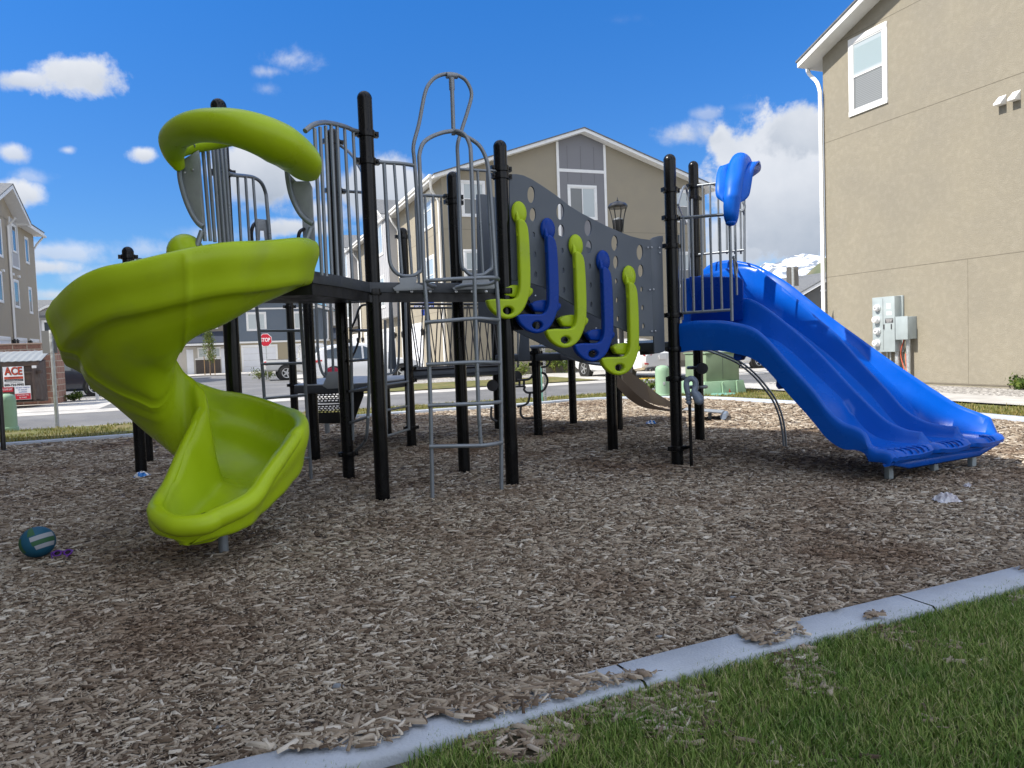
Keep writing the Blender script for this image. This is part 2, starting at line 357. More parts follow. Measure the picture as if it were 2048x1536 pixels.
# centre pixel, half width, half height, opacity, softness, noise
CLOUDS = [(158, 146, 108, 56, 1.0, .45, .8), (60, 158, 70, 22, .85, .6, .9), (575, 118, 70, 30, .55, .9, 1.3), (538, 143, 52, 18, .5, .9, 1.2), (535, 178, 48, 18, .4, 1., 1.2),
          (22, 306, 34, 20, .8, .8, 1.), (136, 300, 18, 10, .6, .9, 1.), (290, 309, 32, 19, .95, .7, .9), (58, 356, 42, 18, .45, 1., 1.2), (32, 388, 54, 34, .95, .55, .8),
          (545, 345, 125, 80, 1.0, .4, .55), (735, 372, 120, 62, .95, .45, .6), (600, 455, 95, 26, .95, .5, .8), (640, 420, 90, 30, .8, .6, .7), (430, 470, 110, 22, .55, .9, 1.),
          (110, 505, 130, 30, .6, .9, 1.1), (95, 535, 70, 22, .8, .7, .9), (250, 560, 200, 34, .55, 1., 1.1), (130, 590, 120, 20, .75, .9, .8), (330, 500, 170, 26, .45, 1., 1.2),
          (1570, 395, 170, 190, 1.0, .35, .75), (1480, 480, 120, 90, .95, .5, .7), (1370, 268, 62, 30, .7, .9, 1.2), (1410, 228, 34, 15, .45, .9, 1.2), (1640, 260, 110, 70, 1.0, .45, .8), (1500, 215, 40, 12, .3, 1., 1.2),
          (1240, 40, 60, 18, .22, 1., 1.3)]
dens = None; low = None
for px, py, w, h, op, soft, na in CLOUDS:
    c = ray(px, py).normalized(); e1 = (Rc - c*Rc.dot(c)).normalized(); e2 = c.cross(e1) * -1
    if e2.z < 0: e2 = -e2
    a = mt('DIVIDE', vm('DOT_PRODUCT', DIR, e1), w/FPX*c.dot(Fv)); 
    b0 = mt('DIVIDE', mt('SUBTRACT', vm('DOT_PRODUCT', DIR, e2), 0.0), h/FPX*c.dot(Fv))
    r = mt('SQRT', mt('ADD', mt('MULTIPLY', a, a), mt('MULTIPLY', b0, b0)))
    front = mt('GREATER_THAN', vm('DOT_PRODUCT', DIR, c), .5)
    f = mt('ADD', mt('SUBTRACT', 1.0, r), mt('MULTIPLY', nz, na))
    d = mt('MULTIPLY', mt('MULTIPLY', mt('DIVIDE', f, soft, clamp=True), op), front)
    dens = d if dens is None else mt('MAXIMUM', dens, d)
    lw = mt('MULTIPLY', d, mt('MULTIPLY_ADD', b0, -.5, .5, clamp=True)); low = lw if low is None else mt('MAXIMUM', low, lw)
ds = nd(nt, 'ShaderNodeMapRange', interpolation_type='SMOOTHSTEP'); L(dens, ds.inputs[0])
shade = mt('ADD', mt('MULTIPLY', low, .8), mt('MULTIPLY', mt('SUBTRACT', nzC, .46), 1.9), clamp=True)
cm = nd(nt, 'ShaderNodeMix', data_type='RGBA'); cm.inputs[6].default_value = (.86, .89, .95, 1); cm.inputs[7].default_value = (.40, .47, .58, 1); L(shade, cm.inputs[0])
# broken cloud added over the unseen sky (overhead and behind), brightened to lift the shade
fz = vm('DOT_PRODUCT', DIR, Vector((0, 1, 0))); uz = vm('DOT_PRODUCT', DIR, Vector((0, 0, 1)))
out_f = mt('MAXIMUM', mt('MULTIPLY_ADD', fz, -4.0, 2.0, clamp=True), mt('MULTIPLY_ADD', uz, 5.0, -3.1, clamp=True))
gen = mt('MULTIPLY', mt('DIVIDE', mt('ADD', mt('SUBTRACT', noise(2.6, 8, .58), .40), mt('MULTIPLY', mt('SUBTRACT', nzA, .5), .35)), .13, clamp=True), out_f)
ds2 = mt('MAXIMUM', ds.outputs[0], gen)
cb = nd(nt, 'ShaderNodeBackground'); L(cm.outputs[2], cb.inputs[0]); L(mt('MULTIPLY_ADD', out_f, .46, .66), cb.inputs[1])
mxs = nd(nt, 'ShaderNodeMixShader'); L(ds2, mxs.inputs[0]); L(bg.outputs[0], mxs.inputs[1]); L(cb.outputs[0], mxs.inputs[2]); L(mxs.outputs[0], out.inputs[0])
scene.view_settings.view_transform = 'Standard'; scene.view_settings.look = 'None'; scene.view_settings.gamma = 1; scene.view_settings.exposure = 0.6
scene.view_settings.use_curve_mapping = False
scene.cycles.max_bounces = 6; scene.cycles.use_denoising = True

# ------------------------------------------------------------------ ground
def hash2(ix, iy, s): 
    v = np.sin(ix*127.1+iy*311.7+s*74.7)*43758.5453; return v-np.floor(v)
def vnoise(x, y, sc, s=0):
    x = np.asarray(x)/sc; y = np.asarray(y)/sc; ix = np.floor(x); iy = np.floor(y); fx = x-ix; fy = y-iy; fx = fx*fx*(3-2*fx); fy = fy*fy*(3-2*fy)
    a = hash2(ix, iy, s); b = hash2(ix+1, iy, s); c = hash2(ix, iy+1, s); d = hash2(ix+1, iy+1, s)
    return (a*(1-fx)+b*fx)*(1-fy)+(c*(1-fx)+d*fx)*fy
def hgt(x, y):
    h = .032*(vnoise(x, y, 1.3, 1)-.5) + .014*(vnoise(x, y, .35, 2)-.5)
    for mx_, my_, mr, mh in ((-1.9, 4.5, .5, .02),): h = h + mh*np.exp(-((x-mx_)**2+(y-my_)**2)/mr**2)
    return h
def inside(x, y, poly):
    r = np.zeros(np.shape(x), bool); n = len(poly)
    for i in range(n):
        x1, y1 = poly[i][:2]; x2, y2 = poly[(i+1) % n][:2]
        if y1 == y2: continue
        c = ((y1 > y) != (y2 > y)) & (x < (x2-x1)*(y-y1)/(y2-y1)+x1); r ^= c
    return r
BED = [(-12, 10.7), (-8.3, 12.2), (-5.95, 13.3), (-2.5, 15.5), (.14, 16.55), (1.44, 17.3), (2.5, 17.45), (4.2, 16.6), (5.5, 14.5), (6.6, 12.4), (7.25, 10.3), (7.5, 8.0), (6.0, 5.9), (2.77, 4.08), (.87, 3.22), (-.75, 2.45), (-5, .55), (-12, -2.6)]
far = cr([(*p, 0) for p in BED[:13]], 6); near = [Vector((*p, 0)) for p in BED[13:]]
BEDP = far + near
struct(MB().add([(-6000, -6000, -.08), (6000, -6000, -.08), (6000, 6000, -.08), (-6000, 6000, -.08)], [(0, 1, 2, 3)]).build('ground', M_EARTH))
def bed_sheet():
    s = .09; xs = np.arange(-12, 8, s); ys = np.arange(-2.6, 17.8, s); X, Y = np.meshgrid(xs, ys); ok = inside(X+s/2, Y+s/2, BEDP)
    H = hgt(X, Y); nx = len(xs); vid = -np.ones(X.size, int); js, is_ = np.nonzero(ok[:-1, :-1]); q = np.stack([js*nx+is_, js*nx+is_+1, (js+1)*nx+is_+1, (js+1)*nx+is_], 1)
    used = np.unique(q); vid[used] = np.arange(len(used)); V3 = np.stack([X.ravel(), Y.ravel(), H.ravel()], 1)[used]
    return fast_mesh('wood_chip_bed', V3, vid[q].ravel(), 4, M_SOIL, smooth=True)
struct(bed_sheet())
def sheet(name, pts, m, z=0.0): return struct(MB().add([Vector((p[0], p[1], z)) for p in pts], [tuple(range(len(pts)))]).build(name, m))
def uvsheet(name, u0, u1, v0, v1, m, z=0.0): return sheet(name, [UV(u0, v0), UV(u1, v0), UV(u1, v1), UV(u0, v1)], m, z)
def kerb(name, pts, w, h, m, closed=False):
    rows = []; n = len(pts)
    for i in range(n):
        t = (pts[min(i+1, n-1)]-pts[max(i-1, 0)]).normalized(); nn = Vector((-t.y, t.x, 0)); p = pts[i]; b = .012
        rows.append([p+nn*(w/2)-Z*.06, p+nn*(w/2)+Z*(h-b), p+nn*(w/2-b)+Z*h, p-nn*(w/2-b)+Z*h, p-nn*(w/2)+Z*(h-b), p-nn*(w/2)-Z*.06])
    return struct(MB().grid(rows, flip=False).build(name, m, smooth=.9))
kerb('far_kerb', far, .16, .065, M_KERB)
nd_ = (BED[13], BED[17]); A0 = Vector((*BED[13], 0)); A1 = Vector((-12, -2.6, 0))
nk = [Vector((6.0, 5.9, 0)), Vector((4.4, 4.93, 0))] + near
jo = []                                     # the near kerb is cast in lengths with open joints between them
nks = cr(nk, 8)
acc = 0; seg = [nks[0]]; k_i = 0
for a, b in zip(nks, nks[1:]):
    acc += (b-a).length; seg.append(b)
    if acc > 1.45 or b is nks[-1]:
        t = (seg[-1]-seg[-2]).normalized(); s2 = [p + Vector((.05, -.125, 0)) for p in seg]; s2[-1] = s2[-1]-t*.012
        if len(s2) > 1: kerb('near_kerb', s2, .205, .055, M_KERB)
        seg = [b]; acc = 0
sheet('near_lawn', [p+Vector((.06, -.2, 0)) for p in nk] + [(-12, -30, 0), (30, -30, 0), (30, 7, 0)], M_LAWN, .012)
sheet('verge_grass', [p for p in far[:-12]] + [UV(12.05, 6.0), UV(12.05, 17.35), UV(-25, 17.35), (-22, 6.5, 0)], M_LAWNF, .03)
uvsheet('road', -90, 90, 17.5, 22.6, M_ASPH, -.02)
for nm, v0, v1 in (('road_kerb', 17.3, 17.55), ('gutter_pan', 22.55, 23.9)):
    struct(MB().obox(UV(-90, v0, -.07), U*180, V*(v1-v0), Z*(.09 if nm == 'road_kerb' else .07)).build(nm, M_CONC, bevel=.015))
uvsheet('side_street', -3.5, 3.0, 23.9, 50, M_ASPH, .004); uvsheet('back_street', -60, 40, 50, 58.5, M_ASPH, -.01)
uvsheet('dumpster_pad', -16, -3.5, 23.9, 29.0, M_CONC, .006); uvsheet('side_gravel', -14, -3.5, 29.0, 31.0, M_GRAVEL, .01); uvsheet('side_parking', -11.2, -3.5, 31.0, 50, M_ASPH, .008)
uvsheet('corner_walk', 3.0, 3.9, 23.9, 31.0, M_CONC, .02); uvsheet('garage_apron', 3.0, 8.6, 31.0, 50, M_CONC, .012)
uvsheet('front_walk', -60, 40, 58.5, 66, M_CONC, .01)
uvsheet('far_grass', 3.9, 12.2, 23.9, 28.2, M_LAWNF, .03); uvsheet('house_gravel', 3.9, 12.2, 28.2, 32.0, M_GRAVEL, .035); uvsheet('front_driveway', 12.2, 17.5, 23.9, 32.0, M_CONC, .02); uvsheet('alley_paving', 17.5, 60, 23.9, 60, M_CONC, .015)
uvsheet('side_walk', 12.05, 13.5, -8, 17.35, M_CONC, .06); uvsheet('wall_gravel', 13.5, 15.4, -8, 17.35, M_GRAVEL, .05)
for u0 in (12.35,): struct(MB().obox(UV(12.4, 23.05, -.0), U*2.4, V*.55, Z*.008+Z*.004).build('tactile_pad', M_YELLOW))
# snowy range, green foothill (far ground, one sheet each)
def ridge(name, d, x0, x1, hfun, depth, m, n=140, rows=10, seed=3):
    xs = np.linspace(x0, x1, n); R = []
    for j in range(rows+1):
        t = j/rows; R.append([Vector((x, d+depth*(t-1), -5 + hfun(x)*t**1.15 + (0 if j == 0 else (vnoise(x, d+depth*t, 60, seed)-.5)*hfun(x)*.25*(1-abs(2*t-1))*1.4))) for x in xs])
    R.append([Vector((x, d+depth*.8, -5)) for x in xs])
    return struct(MB().grid(R, flip=True).build(name, m, smooth=1.2))
ridge('snowy_mountain', 3600, -400, 3600, lambda x: (225+ .085*max(0, x-800) + 95*float(vnoise(x, 0, 330, 5)) + 60*float(vnoise(x, 0, 90, 6)) + 26*float(vnoise(x, 0, 32, 8)))*min(1, max(.05, (x+300)/900)), 1500, M_MOUNT, 260, 24)
ridge('green_hillside', 1500, 200, 2200, lambda x: max(4, min(420, (x-455)*.85) + 14*float(vnoise(x, 0, 120, 4)) + 4*float(vnoise(x, 0, 30, 4))), 500, M_HILL, 120, 12, 9)

# ------------------------------------------------------------------ loose chips and grass
def in_view(x, y, mar=.35): return np.abs(x) < .70*y+mar
def chips(name, spots, lmean, stops, patch, lift=.0, thick=.16, zf=None, flat=.0, lsd=.62):
    x, y = spots; n = len(x); l = np.clip(lmean*np.exp(rng.normal(0, lsd, n)), lmean*.3, lmean*3.4); w = l*rng.uniform(.14, .42, n); t = np.clip(w*rng.uniform(.25, .6, n), .0015, .009)
    a = rng.normal(0.15, .75, n)+np.where(rng.random(n) < .3, 1.5, 0); tp = rng.normal(0, .13, n)*(1-flat); rl = rng.normal(0, .28, n)*(1-flat)
    ex = np.stack([np.cos(a)*np.cos(tp), np.sin(a)*np.cos(tp), np.sin(tp)], 1); side = np.stack([-np.sin(a)*np.cos(rl), np.cos(a)*np.cos(rl), np.sin(rl)], 1); up = np.cross(ex, side)
    z = (hgt(x, y) if zf is None else zf(x, y)) + lift + t*.35 + rng.random(n)*.012*(1-flat)
    c = np.stack([x, y, z], 1); k1 = rng.uniform(.25, 1, n); k2 = rng.uniform(.25, 1, n); sk = rng.normal(0, .12, n)
    V8 = np.empty((n, 8, 3))
    for i, (sx, sy, sz) in enumerate(((-1, -1, 0), (1, -1, 0), (1, 1, 0), (-1, 1, 0), (-1, -1, 1), (1, -1, 1), (1, 1, 1), (-1, 1, 1))):
        kk = (k1 if sx < 0 else k2)*(1 if not sz else .8); V8[:, i] = c + ex*(l*.5*sx*(1 if not sz else .92) + w*sk*sy)[:, None] + side*(w*.5*sy*kk)[:, None] + up*(t*(sz-.5))[:, None]
    F = np.array([(4, 5, 6, 7), (0, 1, 5, 4), (1, 2, 6, 5), (2, 3, 7, 6), (3, 0, 4, 7)])
    idx = (F[None]+np.arange(n)[:, None, None]*8).ravel()
    o = fast_mesh(name, V8.reshape(-1, 3), idx, 4, CHIPM); o['kind'] = 'stuff'; return o
CHIPM = island_mat('wood_chip_tones', [(0, (.085, .058, .04)), (.25, (.20, .152, .108)), (.55, (.325, .265, .20)), (.85, (.43, .37, .29)), (1, (.60, .55, .47))], .88, patch=(.47, .35, .28), pscale=.7)
def scatter(xr, yr, dens, ok):
    n = int((xr[1]-xr[0])*(yr[1]-yr[0])*dens); x = rng.uniform(*xr, n); y = rng.uniform(*yr, n); k = ok(x, y); return x[k], y[k]
bands = [(1.6, 3.6, 10500, .0175), (3.6, 4.8, 7600, .0205), (4.8, 7.2, 4200, .0255), (7.2, 11, 1600, .034), (11, 17.6, 640, .048)]
SP = []; 
for y0, y1, de, lm in bands:
    x, y = scatter((-.71*y1-.3, .71*y1+.3), (y0, y1), de, lambda x, y: inside(x, y, BEDP) & in_view(x, y)); SP.append((x, y, lm))
x = np.concatenate([s[0] for s in SP]); y = np.concatenate([s[1] for s in SP]); LM = np.concatenate([np.full(len(s[0]), s[2]) for s in SP])
chips('wood_chips', (x, y), LM, None, None)
# chips kicked over the kerb and into the lawn edge
kx = rng.uniform(-1.3, 3.2, 15000); kt = (kx-2.77)/(-.75-2.77); ky = 4.08+(2.45-4.08)*kt - np.abs(rng.normal(0, .34, 15000)); kk = (vnoise(kx, ky, .27, 12) > .60) & ((kx < 1.6) | (rng.random(15000) < .25))
def lawn_z(x, y):
    e = 4.08+(2.45-4.08)*((x-2.77)/(-.75-2.77)); d = e-y; return np.where(d < .225, .058, .02)
chips('spilled_wood_chips', (kx[kk], ky[kk]), .026, None, None, lift=.010, zf=lawn_z, flat=.55)
def blades(name, x, y, h, w, z0, m, lean=.35):
    n = len(x); a = rng.uniform(0, 2*math.pi, n); hh = h*rng.uniform(.5, 1.25, n); ln = hh*np.abs(rng.normal(lean, .25, n)); dx, dy = np.cos(a), np.sin(a); sx, sy = -dy, dx; ww = w*rng.uniform(.7, 1.3, n)
    Vb = np.empty((n, 8, 3))
    for i, (f, wf) in enumerate(((0, 1), (.4, .95), (.75, .65), (1, .08))):
        bx = x+dx*ln*f*f; by = y+dy*ln*f*f; bz = z0+hh*f*(1-.22*f*np.clip(ln/hh, 0, 1))
        Vb[:, 2*i] = np.stack([bx-sx*ww*wf/2, by-sy*ww*wf/2, bz], 1); Vb[:, 2*i+1] = np.stack([bx+sx*ww*wf/2, by+sy*ww*wf/2, bz], 1)
    F = np.array([(0, 1, 3, 2), (2, 3, 5, 4), (4, 5, 7, 6)]); o = fast_mesh(name, Vb.reshape(-1, 3), (F[None]+np.arange(n)[:, None, None]*8).ravel(), 4, m); o['kind'] = 'stuff'; return o
M_BLADE = island_mat('grass_blade_tones', [(0, (.08, .145, .025)), (.35, (.17, .275, .055)), (.68, (.29, .40, .10)), (.86, (.43, .45, .17)), (1, (.56, .49, .30))], .6, patch=(.5, .72, .55), pscale=2.2, trans=.3)
M_BLADEF = island_mat('dry_grass_blade_tones', [(0, (.10, .12, .02)), (.5, (.19, .20, .05)), (1, (.36, .29, .12))], .6, patch=(1.2, .95, .7), pscale=.5, trans=.25)
def lawn_ok(x, y):
    e = 4.08+(2.45-4.08)*((x-2.77)/(-.75-2.77)); d = e-y; p = vnoise(x, y, .22, 21)*.6+vnoise(x, y, .07, 22)*.4
    edge = np.clip((d-.17)/.5, 0, 1); th = .44-.40*edge-np.clip((x-.4)/6, -.02, .25); return (d > .19) & (p > th) & in_view(x, y, .2)
gx, gy = scatter((-1.2, 3.6), (1.7, 4.0), 21000, lawn_ok); blades('lawn_grass', gx, gy, .046, .0038, .012, M_BLADE, .5)
def verge_ok(x, y): return ~inside(x, y, [(p.x+.0, p.y, 0) for p in BEDP]) & (-.349*x+.937*y < 17.25) & (.937*x+.349*y < 12) & in_view(x, y) & (y > 9) & (vnoise(x, y, .5, 31) > .25)
gx, gy = scatter((-12.5, 11), (9.5, 20.5), 420, verge_ok); blades('verge_grass_blades', gx, gy, .055, .012, .03, M_BLADEF)
# ------------------------------------------------------------------ play structure
PS = thing('play_structure', (0, 8, 0), 'big playground climber with black posts, lime spiral slide and wide blue slide', 'playground')
def post(bx, by, ty, clamps=(), topz=None, pd=None, rad=.0635, tx=None):
    if pd: b = P(bx, by, pd); b.z = 0
    else: b = G(bx, by)
    if topz is None:
        topz = P(bx if tx is None else tx, ty, b.y).z
    mb = MB(); pr = [(rad, -.25), (rad, topz-rad*1.05)] + [(rad*1.02*math.cos(a), topz-rad*1.05+rad*1.05*math.sin(a)) for a in np.linspace(0, math.pi/2, 8)]
    pr[-1] = (0, topz); mb.lathe(pr, (b.x, b.y, 0), 28)
    o = mb.build('post', M_BLACK, PS, smooth=.6)
    for cy in clamps:
        zc = P(bx, cy, b.y).z
        c = MB(); c.lathe([(rad+.001, -.03), (rad+.014, -.026), (rad+.016, 0), (rad+.014, .026), (rad+.001, .03)], (b.x, b.y, zc), 24)
        for sx in (-1, 1):
            e = (U*.9+V*.1).normalized(); n = Vector((-e.y, e.x, 0)); cc = Vector((b.x, b.y, zc))+e*sx*(rad+.022)
            c.box(cc, .04, .05, .046, (e, n, Z)); c.lathe([(.011, 0), (.011, .012), (0, .014)], cc-n*.025, 8, (e, Z, -n))
        c.build('clamp', M_BLACK, o, smooth=.6)
    return Vector((b.x, b.y, 0)), topz
pA, zA = post(766, 1003, 182, (267, 322, 584), tx=730)
pP2, zP2 = post(468, 771, 197, (345,), pd=6.42, tx=436)
pA2, zA2 = post(698, 955, 257, (283, 381, 908), tx=662)
pB, zB = post(1025, 970, 280, (337, 352, 582), tx=1000)
pK, zK = post(929, 943, 343, (393, 404), tx=903)
pC, zC = post(1355, 930, 308, (380, 436, 492, 630, 698, 757, 896), tx=1337)
pD, zD = post(1400, 880, 322, (372, 397, 510), tx=1384)
pE, zE = post(1226, 903, 0, (), topz=1.25)
pF, zF = post(1077, 872, 690, (705, 728), tx=1068)
pG_, _ = post(1147, 848, 0, (), topz=1.18)
pG2, _ = post(1238, 861, 0, (), topz=1.18)
pQ, zQ = post(997, 857, 0, (), topz=2.6)
pM, zM = post(824, 896, 455, (473, 737, 761, 855), tx=806)
pM2, _ = post(776, 873, 0, (), topz=.9)
pA3, _ = post(631, 919, 0, (778,), topz=2.05)
pA4, _ = post(592, 868, 0, (613, 770), topz=2.4)
pP1, zP1 = post(283, 945, 493, (513,), tx=257)
pP1b, _ = post(297, 923, 0, (), topz=2.2)
def tb(name, lst, r, m=M_TUBE, parent=PS, seg=10):
    mb = MB()
    for pts in lst: mb.tube(pts, r, seg)
    return mb.build(name, m, parent, smooth=.8)
# ---- decks
DT, DB = 1.925, 1.83
hexd = [(-2.31, 5.50), (-1.41, 5.46), (-1.30, 5.9), (pA.x-.02, pA.y-.08), (pB.x-.08, pB.y-.02), (pK.x, pK.y+.05), (pA2.x, pA2.y+.05), (-2.45, 7.45), (-2.52, 6.9), (pP2.x-.05, pP2.y)]
DB = 1.856
dk = MB().prism([Vector((x, y, DB)) for x, y in hexd], Z*(DT-DB)).build('upper_deck', M_PANELD, PS, bevel=.008)
c_ = Vector((sum(p[0] for p in hexd)/len(hexd), sum(p[1] for p in hexd)/len(hexd), 0))
ins = [c_+(Vector((*p, 0))-c_)*.965 for p in hexd]
MB().prism([Vector((p.x, p.y, DB-.016)) for p in ins], Z*.013).build('deck_frame', M_DECK, dk)
fr = MB(); bk = MB()
for i in (0, 1, 2, 3):
    a = Vector((*hexd[i], 0)); b = Vector((*hexd[i+1], 0)); d = (b-a).normalized(); n = Vector((d.y, -d.x, 0)); ia = a-n*.004; ib = b-n*.004
    fr.obox(ia+Z*1.835, ib-ia, n*.012, Z*(DT-1.835-.003)); bk.obox(ia-n*.03+Z*1.752, ib-ia, n*.03, Z*.083)
fr.build('front_fascia', M_PANELD, dk, bevel=.003); bk.build('front_skirt', M_DECK, dk)
# grey kick plates under the two barrier loops on the front edge of the deck
DAB = (pB-pA).normalized(); NAB = Vector((DAB.y, -DAB.x, 0))
def ab(px, py, off=.0): return PP(px, py, pA, pB, off)
def on_ab(pts, off=.05): return [ab(x, y, off) for x, y in pts]
for pl in ([(786, 576), (800, 567), (798, 556), (835, 553), (833, 566), (852, 573), (868, 570), (868, 579), (790, 582)], [(905, 576), (925, 566), (928, 553), (976, 552), (979, 562), (992, 567), (990, 577), (908, 580)]):
    p3 = on_ab(pl, .085); MB().prism(p3, -NAB*.012).build('kick_plate', M_PLATE, PS, bevel=.003)
for x in (795, 823, 860, 912, 944, 972): MB().lathe([(.014, 0), (.014, .006), (0, .009)], ab(x, 583, .05), 8, (DAB, Z, NAB)).build('bolt', M_BOLT, dk)
# ---- front barriers right and left of the climber
tb('barrier', [cr(on_ab([(756, 323), (768, 325), (800, 327), (829, 331)], .02), 3), cr(on_ab([(768, 327), (773, 420), (778, 510), (785, 537), (800, 550), (820, 552), (836, 546), (842, 528), (836, 420), (829, 325), (827, 291), (838, 247), (850, 186), (862, 163), (879, 151), (903, 148), (926, 156), (938, 171), (943, 191), (935, 223), (921, 267), (915, 291), (916, 325), (919, 420), (923, 524), (931, 541), (943, 550), (963, 550), (977, 542), (984, 526), (979, 430), (975, 340)], .02), 5)], .017)
tb('barrier', [on_ab([(788, 327), (804, 548)], .02), on_ab([(808, 328), (824, 551)], .02), on_ab([(916, 338), (976, 342)], .02), on_ab([(955, 341), (966, 549)], .02), on_ab([(975, 340), (1001, 343)], .02)], .013)
hp = MB(); hp.tube(on_ab([(903, 156), (904, 180)], .05), .026, 12); hp.tube(on_ab([(904, 175), (907, 270)], .10), .019, 12); hp.tube(on_ab([(893, 151), (914, 152)], .03), .027, 12)
hp.build('hanger_post', M_TUBE, PS, smooth=.8)
OL, OM = .24, .35
cl = [cr([ab(865, 1003, OL), ab(861, 811, OL), ab(855, 645, OL), ab(848, 545, OL), ab(843, 420, OL), ab(839, 330, OL-.01), ab(839, 308, OL-.02), ab(846, 287, .21), ab(862, 274, .19), ab(886, 265, .17), ab(906, 262, .15)], 6),
      cr([ab(962, 892, OM), ab(957, 810, OM), ab(951, 640, OM), ab(948, 520, OM), ab(945, 400, OM-.02), ab(942, 318, OM-.04), ab(940, 292, .28), ab(932, 273, .24), ab(921, 264, .2), ab(907, 261, .15)], 6),
      cr([ab(1003, 988, OL), ab(1002, 804, OL), ab(998, 640, OL), ab(991, 540, OL), ab(984, 430, OL), ab(978, 350, OL-.01), ab(972, 317, OL-.02), ab(960, 293, .21), ab(943, 279, .18), ab(925, 270, .16), ab(907, 263, .15)], 6)]
arch = tb('arch_climber', cl, .0185, seg=12)
for y0, y1, y2 in ((645, 637, 640), (729, 724, 725), (811, 807, 804), (893, 891, 885)):
    xl = 848+(y0-565)*.0385; xr = 991+(y2-540)*.028; xm = 951+(y1-640)*.04
    tb('rung', [cr([ab(xl-2, y0, OL+.01), ab((xl+xm)/2-4, (y0+y1)/2, .325), ab(xm, y1, OM+.004), ab((xm+xr)/2+6, (y1+y2)/2, .335), ab(xr+3, y2, OL+.01)], 6)], .0175, parent=arch)
tb('rung', [cr([ab(870, 573, .08), ab(862, 571, .16), ab(850, 563, OL), ab(890, 559, .32), ab(947, 556, OM), ab(985, 555, .33), ab(996, 559, OL), ab(975, 568, .2), ab(935, 570, .14), ab(912, 575, .08)], 6)], .0175, parent=arch)
# ---- curved barrier right of the hood, straight one left of it
def dep(px): return 5.52+(px-628)/(716-628)*(6.58-5.52)
rb = [cr([P(720, 264, 6.62), P(706, 260, 6.45), P(689, 253, 6.25), P(665, 247, 5.98), P(645, 245, 5.74), P(626, 250, 5.54), P(610, 262, 5.46)], 6)]
tb('barrier', rb, .019)
vs_ = [(629, 257, 644, 551), (640, 254, 653, 553), (651, 252, 664, 555), (662, 251, 676, 558), (674, 253, 688, 560), (689, 258, 705, 563), (706, 264, 722, 566)]
tb('barrier_bars', [[P(a, b, dep(a)), P(c, d, dep(a))] for a, b, c, d in vs_], .0135)
vl = [(394, 290, 410, 482, 5.5), (405, 290, 421, 482, 5.62), (415, 288, 430, 484, 5.74), (425, 287, 440, 486, 5.86), (433, 286, 449, 490, 5.96), (441, 285, 457, 490, 6.04), (449, 285, 463, 492, 6.1)]
tb('barrier_bars', [[P(a, b, d), P(c, e, d)] for a, b, c, e, d in vl], .0135)
tb('barrier', [cr([P(385, 292, 5.45), P(415, 272, 5.74), P(450, 262, 6.12)], 5)], .019)
# barrier seen through the hood opening, with bolted grab plate
tb('barrier', [cr([P(457, 347, 6.3), P(470, 350, 6.4), P(490, 352, 6.7), P(507, 355, 6.9), P(522, 365, 7.0), P(531, 385, 7.1), (P(534, 410, 7.1)), P(541, 490, 7.1)], 5)], .017)
tb('barrier_bars', [[P(a, b, d), P(c, 500, d)] for a, b, c, d in ((475, 352, 483, 6.5), (491, 354, 500, 6.7), (506, 357, 516, 6.88))], .0125)
gp = MB(); gp.prism([P(510, 437, 6.95), P(533, 439, 7.1), P(537, 480, 7.1), P(529, 480, 7.05), P(527, 461, 7.05), P(519, 461, 7.0), P(519, 480, 7.0), P(513, 480, 6.95)], Vector((0, .02, 0)))
gpo = gp.build('grab_plate', M_PLATE, PS, bevel=.004)
tb('grab_handle', [cr([P(512, 445, 6.94), P(506, 452, 6.85), P(503, 466, 6.82), P(504, 482, 6.82)], 5)], .016, M_BLACK, gpo)
gp = MB(); gp.prism([P(604, 436, 6.9), P(628, 440, 6.9), P(630, 486, 6.9), P(606, 484, 6.9)], Vector((0, .02, 0)))
gpo = gp.build('grab_plate', M_PLATE, PS, bevel=.004)
tb('grab_handle', [cr([P(608, 458, 6.88), P(600, 463, 6.8), P(597, 475, 6.78), P(599, 490, 6.78)], 5)], .016, M_BLACK, gpo)
tb('handrail', [[P(682, 382, 8.0), P(745, 386, 7.5)], cr([P(678, 289, 8.0), P(700, 306, 7.7), P(718, 332, 7.4), P(730, 360, 7.3), P(741, 395, 7.25)], 5)], .0155)
# barrier on the far side of the deck beside post K
tb('barrier', [cr([P(897, 393, 8.1), P(870, 392, 8.1), P(845, 391, 8.08), P(835, 397, 8.07), P(832, 412, 8.07), P(838, 570, 8.07)], 5)], .016)
tb('barrier_bars', [[P(a, 393, 8.08), P(a+8, 572, 8.08)] for a in (850, 866, 882)], .0125)
